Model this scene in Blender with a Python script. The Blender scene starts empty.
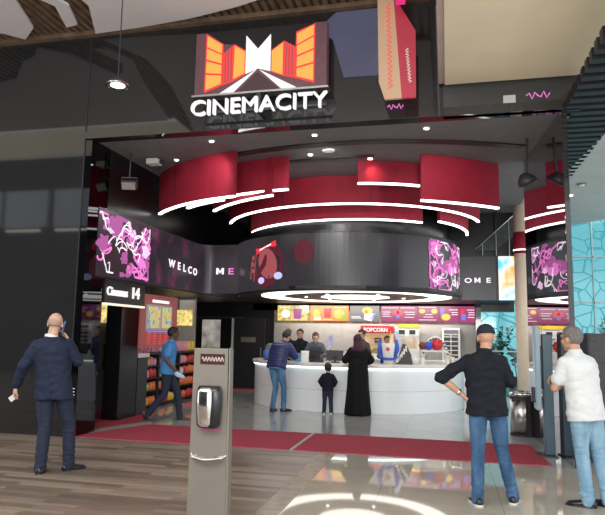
import bpy, bmesh, math, random
from mathutils import Vector, Matrix, noise
random.seed(7)
S = bpy.context.scene
C = S.collection
PI = math.pi
V = Vector
# ------------------------------------------------------------------ materials
MATS = {}
def mat(name, col, rough=.5, metal=0, spec=.5, emit=0, ecol=None, var=0, vscale=8, bump=0, bscale=60, coat=0):
    m = bpy.data.materials.new(name); m.use_nodes = True
    nt = m.node_tree; b = nt.nodes['Principled BSDF']
    c = (*col, 1)
    b.inputs['Base Color'].default_value = c
    b.inputs['Roughness'].default_value = rough
    b.inputs['Metallic'].default_value = metal
    b.inputs['Specular IOR Level'].default_value = spec
    b.inputs['Coat Weight'].default_value = coat
    if emit:
        b.inputs['Emission Color'].default_value = (*(ecol or col), 1)
        b.inputs['Emission Strength'].default_value = emit
    tc = nt.nodes.new('ShaderNodeTexCoord')
    if var:
        n = nt.nodes.new('ShaderNodeTexNoise'); n.inputs['Scale'].default_value = vscale
        n.inputs['Detail'].default_value = 6
        nt.links.new(tc.outputs['Object'], n.inputs['Vector'])
        r = nt.nodes.new('ShaderNodeValToRGB')
        r.color_ramp.elements[0].position = .3; r.color_ramp.elements[1].position = .7
        r.color_ramp.elements[0].color = (*[x*(1-var) for x in col], 1)
        r.color_ramp.elements[1].color = (*[min(1, x*(1+var)) for x in col], 1)
        nt.links.new(n.outputs['Fac'], r.inputs['Fac'])
        nt.links.new(r.outputs['Color'], b.inputs['Base Color'])
    if bump:
        n = nt.nodes.new('ShaderNodeTexNoise'); n.inputs['Scale'].default_value = bscale
        nt.links.new(tc.outputs['Object'], n.inputs['Vector'])
        bp = nt.nodes.new('ShaderNodeBump'); bp.inputs['Strength'].default_value = bump
        bp.inputs['Distance'].default_value = .01
        nt.links.new(n.outputs['Fac'], bp.inputs['Height'])
        nt.links.new(bp.outputs['Normal'], b.inputs['Normal'])
    MATS[name] = m
    return m
def emat(name, col, e=1.0): return mat(name, (0, 0, 0), .4, emit=e, ecol=col, spec=.3)

# glossy blacks and shells
BLACKG = mat('black_glass_panel', (.020, .020, .021), .045, spec=.75, var=.12, vscale=2)
BLACK = mat('matte_black_panel', (.012, .012, .013), .45, var=.2, vscale=4)
BLACKD = mat('satin_black_wall', (.007, .007, .008), .3, var=.2)
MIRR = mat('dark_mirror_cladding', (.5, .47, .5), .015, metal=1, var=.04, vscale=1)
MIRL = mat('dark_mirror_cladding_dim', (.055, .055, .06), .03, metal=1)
CEILG = mat('grey_painted_ceiling', (.17, .17, .172), .7, var=.07, vscale=3)
SOFFIT = mat('grey_green_soffit', (.48, .53, .50), .6, var=.06, vscale=2)
BEIGE = mat('beige_veneer', (.80, .69, .50), .55, var=.05, vscale=1.3)
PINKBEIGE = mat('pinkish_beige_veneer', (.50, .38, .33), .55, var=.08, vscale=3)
CREAM = mat('cream_column_paint', (.82, .68, .52), .35, var=.05)
RED = mat('crimson_felt_panel', (.28, .005, .023), .75, var=.12, vscale=5, bump=.2, bscale=250)
LED = emat('white_led', (1, .96, .95), 3.2)
RING = emat('white_light_diffuser', (1, .96, .9), 2.3)
CARPET = mat('red_carpet_pile', (.40, .065, .09), .95, spec=.1, var=.2, vscale=120, bump=.5, bscale=300)
GREYB = mat('greige_wall', (.30, .28, .26), .6, var=.08)
CWHITE = mat('white_counter_panel', (.84, .87, .88), .25, var=.03, vscale=2, coat=.3)
CTOP = mat('white_stone_worktop', (.75, .72, .68), .2, var=.06, vscale=14)
GWHITE = mat('sail_fabric', (.78, .74, .76), .8, var=.05, vscale=.7)
SLAT = mat('brown_wood_slat', (.17, .11, .07), .5, var=.35, vscale=6)
CHROME = mat('polished_chrome', (.75, .75, .76), .12, metal=1)
STEEL = mat('brushed_steel', (.55, .54, .53), .28, metal=1, var=.12, vscale=10)
DGREY = mat('charcoal_plastic', (.03, .03, .034), .4, var=.1)
TAUPE = mat('taupe_metal_sheet', (.215, .195, .165), .38, metal=.15, var=.05, vscale=4)
BLUEGREY = mat('blue_grey_coated_metal', (.06, .115, .15), .35, var=.06)
LBLUE = mat('pale_blue_coated_metal', (.3, .44, .5), .35, var=.04)
QUILT = mat('dark_grey_padded_cloth', (.075, .072, .08), .85, var=.15, vscale=20, bump=.4, bscale=30)
WHITEP = mat('white_plastic', (.75, .74, .72), .4, var=.04)
YEL = mat('yellow_plastic', (.8, .5, .05), .4, var=.2)
REDP = mat('red_plastic', (.6, .02, .03), .35, var=.1)
BLUEP = mat('blue_plastic', (.03, .09, .5), .35, var=.1)
LEAF = mat('green_leaf', (.05, .2, .08), .5, var=.4)
STEMM = mat('plant_stem', (.12, .08, .04), .7, var=.3)
POT = mat('dark_planter', (.04, .045, .05), .6, var=.2)
PAVE = mat('pale_paving', (.35, .42, .42), .8, var=.1)
SKIN = mat('tan_skin', (.50, .27, .18), .5, var=.1, vscale=25, spec=.4)
SKINP = mat('pale_skin', (.60, .36, .27), .5, var=.1, vscale=25, spec=.4)
SKIND = mat('dark_skin', (.13, .06, .035), .45, var=.1, vscale=25, spec=.4)
HAIRB = mat('black_hair', (.012, .01, .009), .55, var=.3, vscale=80, bump=.5, bscale=200)
HAIRBR = mat('auburn_hair', (.12, .045, .02), .55, var=.3, vscale=80, bump=.5, bscale=200)
HAIRG = mat('grey_hair', (.16, .14, .13), .7, var=.5, vscale=90, bump=.6, bscale=220)
HAIRSTUB = mat('cropped_grey_fringe', (.44, .275, .21), .7, var=.2, vscale=120)
STUBD = mat('cropped_dark_nape_hair', (.17, .095, .065), .7, var=.3, vscale=120)
NAVY = mat('navy_wool', (.014, .020, .044), .8, spec=.3, var=.15, vscale=30, bump=.15, bscale=400)
NAVYT = mat('dark_navy_trousers', (.012, .018, .042), .8, var=.15, vscale=30)
BSHIRT = mat('black_cotton', (.009, .011, .017), .85, spec=.25, var=.2, vscale=12)
WSHIRT = mat('white_polo_cotton', (.64, .65, .66), .85, var=.03, vscale=30, bump=.15, bscale=400)
def denim(name, a, b):
    m = mat(name, a, .85, bump=.2, bscale=500); nt = m.node_tree
    tc = nt.nodes['Texture Coordinate']; n = nt.nodes.new('ShaderNodeTexNoise')
    mp = nt.nodes.new('ShaderNodeMapping'); mp.inputs['Scale'].default_value = (1, 1, .35)
    n.inputs['Scale'].default_value = 9; n.inputs['Detail'].default_value = 8
    r = nt.nodes.new('ShaderNodeValToRGB'); r.color_ramp.elements[0].position = .38; r.color_ramp.elements[1].position = .68
    r.color_ramp.elements[0].color = (*a, 1); r.color_ramp.elements[1].color = (*b, 1)
    nt.links.new(tc.outputs['Object'], mp.inputs['Vector']); nt.links.new(mp.outputs[0], n.inputs['Vector'])
    nt.links.new(n.outputs['Fac'], r.inputs['Fac']); nt.links.new(r.outputs['Color'], nt.nodes['Principled BSDF'].inputs['Base Color'])
    return m
JEAN = denim('mid_blue_denim', (.022, .062, .14), (.06, .14, .26))
JEANL = denim('light_blue_denim', (.16, .30, .42), (.32, .48, .60))
JEAN2 = denim('worn_blue_denim', (.05, .14, .26), (.11, .24, .38))
BLUESH = mat('bright_blue_polo_cotton', (.055, .22, .50), .85, var=.1, vscale=20)
PUFF = mat('quilted_navy_nylon', (.02, .028, .11), .45, var=.2, vscale=12)
ABAYA = mat('black_abaya_cloth', (.004, .004, .0045), .8, spec=.25, var=.2, vscale=9)
MAROON = mat('maroon_scarf_cloth', (.045, .008, .022), .8, var=.3, vscale=14)
SHOEB = mat('black_leather', (.01, .01, .011), .28)
SHOEBR = mat('brown_leather', (.12, .045, .02), .45, var=.2)
SHOEW = mat('white_canvas', (.6, .6, .6), .7)
SOLEW = mat('white_rubber', (.65, .63, .6), .6)
EYE = mat('dark_eye', (.01, .008, .008), .15)

def wood_floor():
    m = mat('grey_brown_plank_floor', (.2, .15, .11), .33); nt = m.node_tree; b = nt.nodes['Principled BSDF']
    tc = nt.nodes['Texture Coordinate']
    br = nt.nodes.new('ShaderNodeTexBrick'); br.inputs['Scale'].default_value = 1
    br.inputs['Brick Width'].default_value = 1.1; br.inputs['Row Height'].default_value = .10
    br.inputs['Mortar Size'].default_value = .002; br.inputs['Color1'].default_value = (.15, .102, .07, 1)
    br.inputs['Color2'].default_value = (.34, .255, .185, 1); br.inputs['Mortar'].default_value = (.06, .045, .035, 1)
    br.offset = .37
    n = nt.nodes.new('ShaderNodeTexNoise'); mp = nt.nodes.new('ShaderNodeMapping'); mp.inputs['Scale'].default_value = (1.2, 14, 1)
    n.inputs['Scale'].default_value = 2.5; n.inputs['Detail'].default_value = 8
    mx = nt.nodes.new('ShaderNodeMixRGB'); mx.blend_type = 'OVERLAY'; mx.inputs['Fac'].default_value = .55
    nt.links.new(tc.outputs['Object'], br.inputs['Vector']); nt.links.new(tc.outputs['Object'], mp.inputs['Vector'])
    nt.links.new(mp.outputs[0], n.inputs['Vector'])
    nt.links.new(br.outputs['Color'], mx.inputs['Color1']); nt.links.new(n.outputs['Color'], mx.inputs['Color2'])
    hs = nt.nodes.new('ShaderNodeHueSaturation'); hs.inputs['Saturation'].default_value = .9
    nt.links.new(mx.outputs['Color'], hs.inputs['Color']); nt.links.new(hs.outputs['Color'], b.inputs['Base Color'])
    return m
def tile_mat(name, col, grout, size, rough):
    m = mat(name, col, rough, spec=.6); nt = m.node_tree; b = nt.nodes['Principled BSDF']; tc = nt.nodes['Texture Coordinate']
    br = nt.nodes.new('ShaderNodeTexBrick'); br.offset = 0; br.inputs['Scale'].default_value = 1
    br.inputs['Brick Width'].default_value = size; br.inputs['Row Height'].default_value = size
    br.inputs['Mortar Size'].default_value = .003; br.inputs['Mortar'].default_value = (*grout, 1)
    br.inputs['Color1'].default_value = (*col, 1); br.inputs['Color2'].default_value = (*[c*.96 for c in col], 1)
    n = nt.nodes.new('ShaderNodeTexNoise'); n.inputs['Scale'].default_value = 1.6; n.inputs['Detail'].default_value = 7
    mx = nt.nodes.new('ShaderNodeMixRGB'); mx.blend_type = 'OVERLAY'; mx.inputs['Fac'].default_value = .22
    nt.links.new(tc.outputs['Object'], br.inputs['Vector']); nt.links.new(tc.outputs['Object'], n.inputs['Vector'])
    nt.links.new(br.outputs['Color'], mx.inputs['Color1']); nt.links.new(n.outputs['Fac'], mx.inputs['Color2'])
    nt.links.new(mx.outputs['Color'], b.inputs['Base Color'])
    return m
WOOD = wood_floor()
TILE = tile_mat('polished_beige_tile', (.44, .40, .33), (.2, .18, .15), 1.2, .035)
TILEG = tile_mat('polished_grey_tile', (.40, .40, .39), (.13, .13, .13), 1.2, .06)
STRIPM = mat('brown_marble_border', (.24, .18, .125), .22, spec=.3, var=.35, vscale=7)
GREYT = mat('grey_stone_strip', (.30, .31, .30), .4, var=.1)
def glass_window():
    m = bpy.data.materials.new('patterned_cyan_glass'); m.use_nodes = True; nt = m.node_tree; nt.nodes.clear()
    out = nt.nodes.new('ShaderNodeOutputMaterial'); tr = nt.nodes.new('ShaderNodeBsdfTransparent'); tr.inputs[0].default_value = (.31, .56, .59, 1)
    gl = nt.nodes.new('ShaderNodeBsdfGlossy'); gl.inputs['Roughness'].default_value = .1; gl.inputs[0].default_value = (.8, .9, .9, 1)
    m1 = nt.nodes.new('ShaderNodeMixShader'); m1.inputs[0].default_value = .08
    ln = nt.nodes.new('ShaderNodeBsdfTransparent'); ln.inputs[0].default_value = (.19, .44, .48, 1)
    tc = nt.nodes.new('ShaderNodeTexCoord'); vo = nt.nodes.new('ShaderNodeTexVoronoi'); vo.feature = 'DISTANCE_TO_EDGE'; vo.inputs['Scale'].default_value = 2.6
    mp = nt.nodes.new('ShaderNodeMapping'); mp.inputs['Rotation'].default_value = (PI/2, 0, .3)
    lt = nt.nodes.new('ShaderNodeMath'); lt.operation = 'LESS_THAN'; lt.inputs[1].default_value = .03
    m2 = nt.nodes.new('ShaderNodeMixShader')
    L = nt.links.new
    L(tc.outputs['Object'], mp.inputs[0]); L(mp.outputs[0], vo.inputs['Vector']); L(vo.outputs['Distance'], lt.inputs[0])
    L(tr.outputs[0], m1.inputs[1]); L(gl.outputs[0], m1.inputs[2]); L(lt.outputs[0], m2.inputs[0]); L(m1.outputs[0], m2.inputs[1]); L(ln.outputs[0], m2.inputs[2]); L(m2.outputs[0], out.inputs[0])
    return m
CGLASS = glass_window()
def pane_mat():
    m = bpy.data.materials.new('clear_display_glass'); m.use_nodes = True; nt = m.node_tree; nt.nodes.clear()
    out = nt.nodes.new('ShaderNodeOutputMaterial'); tr = nt.nodes.new('ShaderNodeBsdfTransparent'); tr.inputs[0].default_value = (.9, .93, .93, 1)
    gl = nt.nodes.new('ShaderNodeBsdfGlossy'); gl.inputs['Roughness'].default_value = .05
    m1 = nt.nodes.new('ShaderNodeMixShader'); m1.inputs[0].default_value = .12
    nt.links.new(tr.outputs[0], m1.inputs[1]); nt.links.new(gl.outputs[0], m1.inputs[2]); nt.links.new(m1.outputs[0], out.inputs[0]); return m
PANE = pane_mat()
def noise_emit(name, stops, scale, strength, detail=5):
    m = mat(name, (0, 0, 0), .25, emit=strength, ecol=(1, 1, 1)); nt = m.node_tree; b = nt.nodes['Principled BSDF']
    n = nt.nodes.new('ShaderNodeTexNoise'); n.inputs['Scale'].default_value = scale; n.inputs['Detail'].default_value = detail
    nt.links.new(nt.nodes['Texture Coordinate'].outputs['Object'], n.inputs['Vector'])
    r = nt.nodes.new('ShaderNodeValToRGB'); cr = r.color_ramp
    for i, (p, c) in enumerate(stops):
        e = cr.elements[i] if i < 2 else cr.elements.new(p)
        e.position = p; e.color = (*c, 1)
    nt.links.new(n.outputs['Fac'], r.inputs['Fac']); nt.links.new(r.outputs['Color'], b.inputs['Emission Color'])
    return m
SCR = noise_emit('dim_led_screen', [(.35, (.018, .014, .018)), (.62, (.03, .02, .026)), (.8, (.06, .015, .035))], .9, 1)
SCRG = noise_emit('grey_led_screen', [(.3, (.018, .018, .021)), (.75, (.034, .031, .034))], .8, 1)
SCRP = noise_emit('purple_dust_screen', [(.5, (.022, .016, .021)), (.62, (.07, .018, .045)), (.8, (.18, .03, .11))], 2.2, 1)
BLUREF = noise_emit('slate_blue_reflection', [(.3, (.05, .05, .085)), (.75, (.075, .075, .12))], .8, 1)
PICT = noise_emit('bright_picture_screen', [(.38, (.1, .65, .8)), (.48, (.95, .85, .8)), (.58, (1, .5, .12)), (.7, (.9, .12, .1))], 1.7, 1.0)
EW = emat('screen_white', (1, .9, 1), 1.0)
EPK = emat('screen_pink', (.85, .2, .6), 1.0)
EPL = emat('screen_pale_pink', (.9, .55, .8), 1.0)
EPP = emat('screen_purple', (.42, .10, .32), .9)
EMAG = emat('menu_magenta', (.40, .045, .16), .8)
EYL = emat('menu_yellow', (1, .62, .08), 1)
EOR = emat('menu_orange', (.9, .32, .05), 1)
ERD = emat('menu_red', (.75, .03, .05), 1)
EBL = emat('menu_blue', (.12, .2, .75), 1)
EGN = emat('menu_green', (.3, .55, .1), 1)
EGR = emat('menu_grey', (.2, .18, .18), 1)
EDM = emat('screen_maroon', (.09, .012, .022), 1)
ESK = emat('screen_rose', (.30, .07, .08), 1)
EGLOW = emat('screen_lilac', (.5, .5, .85), 1)
EDK = emat('screen_near_black', (.03, .025, .03), 1)
SIGNW = emat('sign_white', (1, .97, .97), .85)
SIGNO = emat('sign_orange', (1, .46, .09), .85)
SIGNR = emat('sign_red', (.8, .05, .05), 1)
SIGNBK = mat('sign_plum_backing', (.10, .045, .055), .35, var=.15, emit=.25, ecol=(.12, .05, .06))
SPOTE = emat('spot_lamp', (1, .95, .9), 6)
SPOTR = emat('red_spot_lamp', (1, .35, .35), 5)
MENUG = noise_emit('menu_food_photo', [(.4, (.75, .7, .3)), (.5, (.9, .5, .1)), (.58, (.35, .5, .2)), (.68, (.5, .1, .1))], 9, 1.0)
GOODS = {}
# ------------------------------------------------------------------ helpers
def link(name, bm, m, parent=None, smooth=False, bevel=0, loc=None):
    bmesh.ops.recalc_face_normals(bm, faces=bm.faces)
    me = bpy.data.meshes.new(name); bm.to_mesh(me); bm.free()
    for x in (m if isinstance(m, (list, tuple)) else [m]): me.materials.append(x)
    if smooth:
        for p in me.polygons: p.use_smooth = True
    o = bpy.data.objects.new(name, me); C.objects.link(o)
    if parent: o.parent = parent
    if loc: o.location = loc
    if bevel:
        b = o.modifiers.new('bevel', 'BEVEL'); b.width = bevel; b.segments = 2; b.limit_method = 'ANGLE'; b.angle_limit = math.radians(50)
    return o
def tag(o, label, cat, group=None):
    o['label'] = label; o['category'] = cat
    if group: o['group'] = group
    return o
def thing(name, label, cat, loc=(0, 0, 0), rotz=0, group=None, scale=1):
    o = bpy.data.objects.new(name, None); C.objects.link(o); o.empty_display_size = .1
    o.location = loc; o.rotation_euler = (0, 0, rotz); o.scale = (scale,)*3
    return tag(o, label, cat, group)
def struct(name, bm, m, bevel=0, smooth=False):
    o = link(name, bm, m, None, smooth, bevel); o['kind'] = 'structure'; return o
def B(): return bmesh.new()
def box(bm, x0, x1, y0, y1, z0, z1, M=None):
    vs = [bm.verts.new(V((x, y, z))) for x in (x0, x1) for y in (y0, y1) for z in (z0, z1)]
    if M is not None:
        for v in vs: v.co = M @ v.co
    for f in ((0, 1, 3, 2), (4, 6, 7, 5), (0, 4, 5, 1), (2, 3, 7, 6), (0, 2, 6, 4), (1, 5, 7, 3)):
        bm.faces.new([vs[i] for i in f])
    return bm
def bx(*a): return box(B(), *a)
def loft(bm, rings, cap=True):
    """rings: list of lists of Vector (same length)"""
    R = [[bm.verts.new(p) for p in r] for r in rings]
    n = len(R[0])
    for a, b in zip(R, R[1:]):
        for i in range(n):
            j = (i+1) % n
            bm.faces.new((a[i], a[j], b[j], b[i]))
    if cap:
        bm.faces.new(R[0][::-1]); bm.faces.new(R[-1])
    return bm
def ering(c, rx, ry, n=20, X=V((1, 0, 0)), Y=V((0, 1, 0)), p=2.0):
    out = []
    for i in range(n):
        a = 2*PI*i/n; ca, sa = math.cos(a), math.sin(a)
        out.append(V(c) + X*(math.copysign(abs(ca)**(2/p), ca)*rx) + Y*(math.copysign(abs(sa)**(2/p), sa)*ry))
    return out
def lathe(bm, prof, c=(0, 0, 0), n=32):
    return loft(bm, [ering(V(c)+V((0, 0, z)), r, r, n) for r, z in prof])
def cyl(bm, p0, p1, r0, r1=None, n=12):
    r1 = r0 if r1 is None else r1
    p0, p1 = V(p0), V(p1); d = (p1-p0).normalized()
    X = d.orthogonal().normalized(); Y = d.cross(X)
    return loft(bm, [ering(p0, r0, r0, n, X, Y), ering(p1, r1, r1, n, X, Y)])
def tube(bm, pts, r, n=8):
    pts = [V(p) for p in pts]; rings = []
    X = None
    for i, p in enumerate(pts):
        d = (pts[min(i+1, len(pts)-1)] - pts[max(i-1, 0)]).normalized()
        X = d.orthogonal().normalized() if X is None else (X - d*X.dot(d)).normalized()
        rr = r[i] if isinstance(r, (list, tuple)) else r
        rings.append(ering(p, rr, rr, n, X, d.cross(X)))
    return loft(bm, rings)
def ell(bm, c, r, seg=14, rot=None):
    M = Matrix.Translation(V(c))
    if rot is not None: M = M @ rot
    r = (r,)*3 if not isinstance(r, (tuple, list)) else r
    M = M @ Matrix.Diagonal((*r, 1))
    bmesh.ops.create_uvsphere(bm, u_segments=seg, v_segments=max(6, seg*2//3), radius=1, matrix=M); return bm
def prism(bm, poly, depth, M=None):
    """poly in xz-plane, extruded along +y by depth"""
    a = [bm.verts.new(V((x, 0, z))) for x, z in poly]; b = [bm.verts.new(V((x, depth, z))) for x, z in poly]
    n = len(poly); bm.faces.new(a); bm.faces.new(b[::-1])
    for i in range(n): bm.faces.new((a[i], b[i], b[(i+1) % n], a[(i+1) % n]))
    if M is not None:
        for v in a+b: v.co = M @ v.co
    return bm
def slab(bm, poly, z0, z1):
    a = [bm.verts.new(V((x, y, z0))) for x, y in poly]; b = [bm.verts.new(V((x, y, z1))) for x, y in poly]
    n = len(poly); bm.faces.new(a[::-1]); bm.faces.new(b)
    for i in range(n): bm.faces.new((a[i], a[(i+1) % n], b[(i+1) % n], b[i]))
    return bm
def arc(bm, cx, cy, R, t, a0, a1, z0, z1, n=None, ry=None):
    """solid curved band, outer radius R, thickness t; angles in degrees"""
    n = n or max(4, int(abs(a1-a0)/3)); ry = ry or R
    rings = []
    for i in range(n+1):
        a = math.radians(a0+(a1-a0)*i/n); ca, sa = math.cos(a), math.sin(a)
        o = (cx+R*ca, cy+ry*sa); q = (cx+(R-t)*ca, cy+(ry-t)*sa)
        rings.append([V((*o, z0)), V((*o, z1)), V((*q, z1)), V((*q, z0))])
    return loft(bm, rings)
def text_bm(s, size, depth=0.0, offset=0.0, align='LEFT'):
    cu = bpy.data.curves.new('txt', 'FONT'); cu.body = s; cu.size = size; cu.extrude = depth; cu.offset = offset; cu.align_x = align
    cu.resolution_u = 3
    o = bpy.data.objects.new('txt', cu); C.objects.link(o)
    dg = bpy.context.evaluated_depsgraph_get(); me = bpy.data.meshes.new_from_object(o.evaluated_get(dg))
    bm = B(); bm.from_mesh(me); bpy.data.objects.remove(o); bpy.data.meshes.remove(me); bpy.data.curves.remove(cu)
    return bm
def xf(bm, M):
    bmesh.ops.transform(bm, matrix=M, verts=bm.verts); return bm
def vert_text(s, size, x, y, z, depth=.01, offset=0, sx=1, rotz=0, align='LEFT'):
    """text standing upright, facing -y, lower left at x,y,z"""
    if s == 'M':
        w, h, k = size*.62*sx, size*.72, size*.17*sx
        return prism(B(), [(0, 0), (k, 0), (k, h*.55), (w/2, h*.12), (w-k, h*.55), (w-k, 0), (w, 0), (w, h), (w-k*.95, h), (w/2, h*.45), (k*.95, h), (0, h)], depth*2, Matrix.Translation((x, y-depth, z)))
    bm = text_bm(s, size, depth, offset, align)
    return xf(bm, Matrix.Translation((x, y, z)) @ Matrix.Rotation(rotz, 4, 'Z') @ Matrix.Rotation(PI/2, 4, 'X') @ Matrix.Diagonal((sx, 1, 1, 1)))
def remesh(bm, voxel, smooth_it=3):
    me = bpy.data.meshes.new('tmp'); bmesh.ops.recalc_face_normals(bm, faces=bm.faces); bm.to_mesh(me); bm.free()
    o = bpy.data.objects.new('tmp', me); C.objects.link(o)
    r = o.modifiers.new('r', 'REMESH'); r.mode = 'VOXEL'; r.voxel_size = voxel
    if smooth_it:
        s = o.modifiers.new('s', 'SMOOTH'); s.iterations = smooth_it; s.factor = .5
    dg = bpy.context.evaluated_depsgraph_get(); me2 = bpy.data.meshes.new_from_object(o.evaluated_get(dg))
    out = B(); out.from_mesh(me2); bpy.data.objects.remove(o); bpy.data.meshes.remove(me); bpy.data.meshes.remove(me2)
    return out
def wrinkle(bm, amp, f=(9, 9, 16), fn=None, seed=0):
    bm.normal_update()
    nn = [(v, v.normal.copy()) for v in bm.verts]
    for v, n in nn:
        q = V((v.co.x*f[0]+seed, v.co.y*f[1], v.co.z*f[2]))
        d = abs(noise.noise(q))*2-.5 + .4*noise.noise(q*2.3)
        k = fn(v.co) if fn else 1
        v.co += n*amp*d*k
    return bm
# ------------------------------------------------------------------ people
def chain(bm, pts, radii, n=14):
    for (a, ra), (b, rb) in zip(list(zip(pts, radii)), list(zip(pts, radii))[1:]):
        cyl(bm, a, b, ra, rb, n)
    for p, r in zip(pts, radii): ell(bm, p, r, n)
def hand(bm, W, D, N, side, curl=.5, s=1.0):
    """W wrist, D finger direction, N palm-facing direction, side +1 when the thumb leaves along D x N"""
    D = V(D).normalized(); N = V(N); N = (N-D*N.dot(D)).normalized(); A = D.cross(N)*side
    W = V(W)
    ks = [(.030, .085, .078), (.010, .090, .086), (-.010, .086, .080), (-.029, .078, .064)]
    for a, l, fl in ks:
        K = W + (A*a + D*l)*s
        chain(bm, [W+A*a*.45*s, K], [.017*s, .0125*s], 8)
        d = D.copy(); p = K
        for k, fr in enumerate((.45, .30, .25)):
            ang = curl*(.55, .9, .6)[k]
            d = (d*math.cos(ang) + N*math.sin(ang)).normalized() if k == 0 else (d*math.cos(ang)+(A.cross(d)*(1 if A.cross(d).dot(N) > 0 else -1))*math.sin(ang)).normalized()
            q = p + d*fl*fr*s
            chain(bm, [p, q], [(.0092-.0007*k)*s, (.0086-.0008*k)*s], 8); p = q
    t0 = W + (D*.02+A*.018)*s; t1 = t0 + (D*.032+A*.026+N*.01)*s; t2 = t1 + (D*.03+A*.008+N*.014*curl*2)*s; t3 = t2+(D*.022+N*.012*curl)*s
    chain(bm, [t0, t1, t2, t3], [.017*s, .0125*s, .0105*s, .009*s], 8)
def head_bm(bm, H, M, s=1.0):
    def e(c, r): ell(bm, V(H)+M @ (V(c)*s), tuple(x*s for x in r), 20, M.to_4x4())
    e((0, -.014, .022), (.077, .096, .098)); e((0, .018, -.035), (.060, .074, .082))
    e((0, .056, -.094), (.030, .028, .025)); e((0, .085, -.014), (.013, .022, .024)); e((0, .094, -.028), (.016, .016, .012))
    e((0, .078, .036), (.050, .018, .012)); e((0, .083, -.062), (.024, .012, .009))
    for k in (-1, 1):
        e((k*.079, -.004, -.012), (.010, .020, .033)); e((k*.034, .066, -.022), (.024, .018, .02))
def rotm(yaw=0, pitch=0, roll=0):
    return Matrix.Rotation(math.radians(yaw), 3, 'Z') @ Matrix.Rotation(math.radians(pitch), 3, 'X') @ Matrix.Rotation(math.radians(roll), 3, 'Y')
def person(name, label, loc, rotz, P, group=None, scale=1.0):
    """P: pose + clothes. Local frame: faces +y, x to the person's right, soles at z = 0."""
    t = thing(name, label, 'person', loc, math.radians(rotz), group, scale)
    near = P.get('near', True); vx = .0062 if near else .011; cvx = .009 if near else .014
    g = lambda k, d: P.get(k, d)
    pel = V(g('pelvis', (0, 0, .95))); ch = V(g('chest', (0, 0, 1.30))); nk = V(g('neck', (0, -.01, 1.475)))
    up = (nk-pel).normalized(); tw = math.radians(g('twist', 0)); hs = g('hsize', 1.0)
    SX = V((math.cos(tw), math.sin(tw), 0)); SY = V((-math.sin(tw), math.cos(tw), 0))
    SY = (SY-up*SY.dot(up)).normalized()
    shr = g('shr', .175)
    shl = {k: V(g('sh%d' % k, tuple(nk - up*.075 + SX*shr*k))) for k in (-1, 1)}
    hip = {k: V(g('hip%d' % k, tuple(pel+V((.088*k, 0, -.03))))) for k in (-1, 1)}
    ank = {k: V(g('ankle%d' % k, (.10*k, 0, .085))) for k in (-1, 1)}
    kne = {k: V(g('knee%d' % k, tuple((hip[k]+ank[k])/2+V((0, .02, .03))))) for k in (-1, 1)}
    elb = {k: V(g('elbow%d' % k, tuple(shl[k]+V((.05*k, -.03, -.29))))) for k in (-1, 1)}
    wri = {k: V(g('wrist%d' % k, tuple(elb[k]+V((.01*k, .06, -.25))))) for k in (-1, 1)}
    H = V(g('head', tuple(nk+V((0, .02, .155))))); HM = rotm(*g('headrot', (0, 0, 0)))
    def tring(f, rx, ry, off=0, p=2.3):
        """torso ring at fraction f of the spine pelvis->neck"""
        if f < .5: c = pel.lerp(ch, f*2)
        else: c = ch.lerp(nk, f*2-1)
        a = min(1, max(0, f*1.4)); X = V((1, 0, 0)).lerp(SX, a).normalized(); Y = up.cross(X).normalized()
        return ering(c + Y*off, rx, ry, 24, X, Y, p)
    # body -----------------------------------------------------------
    bm = B()
    loft(bm, [tring(-.1, .14, .095), tring(.2, .13, .09), tring(.5, .145, .095), tring(.75, .15, .095), tring(.93, .12, .07), tring(1.02, .05, .05)])
    chain(bm, [nk-up*.03, H+HM @ V((0, -.02, -.055))*hs], [.060, .054])
    head_bm(bm, H, HM, hs)
    for k in (-1, 1):
        chain(bm, [shl[k]-SX*k*.03, elb[k], (elb[k]+wri[k])/2, wri[k]], [.040, .038, .038, .027])
        chain(bm, [hip[k], kne[k], ank[k], ank[k]-V((0, 0, .03))], [.075, .048, .036, .036])
        hd = g('hand%d' % k, None)
        D = (wri[k]-elb[k]).normalized(); N = V((-k, .2, 0)); curl = .5
        sd = -k
        if hd: D, N, curl = V(hd[0]), V(hd[1]), hd[2]; sd = hd[3] if len(hd) > 3 else -k
        hand(bm, wri[k], D, N, sd, curl, hs*1.0)
    body = link('body', remesh(bm, vx, 2), P['skin'], t, True)
    # eyes
    for k in (-1, 1):
        link('eye', ell(B(), H+HM @ V((k*.031, .079, .010))*hs, .0095*hs, 8), EYE, t, True)
    # hair -----------------------------------------------------------
    st, hm = P.get('hair', (None, None))
    if st:
        b = B(); bmesh.ops.create_icosphere(b, subdivisions=4, radius=1)
        for v in b.verts: v.co = V((v.co.x*.083, v.co.y*.103-.018, v.co.z*.103+.026))
        def cut(c):
            if st == 'short': return (c.y > .035 and c.z < .070) or (c.y > -.03 and c.z < .005) or c.z < -.058
            if st == 'fringe': return c.z > .05-.3*abs(c.x) or c.z < -.045 or (c.y > .0) or (c.y > -.03 and c.z < -.0)
            if st == 'full': return (c.y > .055 and c.z < .06) or (c.y > .0 and c.z < -.02) or c.z < -.070
        bmesh.ops.delete(b, geom=[v for v in b.verts if cut(v.co)], context='VERTS')
        for v in b.verts:
            n = v.co.normalized(); th = {'short': .006, 'fringe': -.0025, 'full': .014}[st]
            v.co += n*(th*(.6+.8*noise.noise(v.co*45)))
            v.co = H + HM @ (v.co*hs)
        bmesh.ops.recalc_face_normals(b, faces=b.faces)
        r = bmesh.ops.solidify(b, geom=b.faces[:], thickness=.006)
        link('hair', b, hm, t, True)
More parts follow.
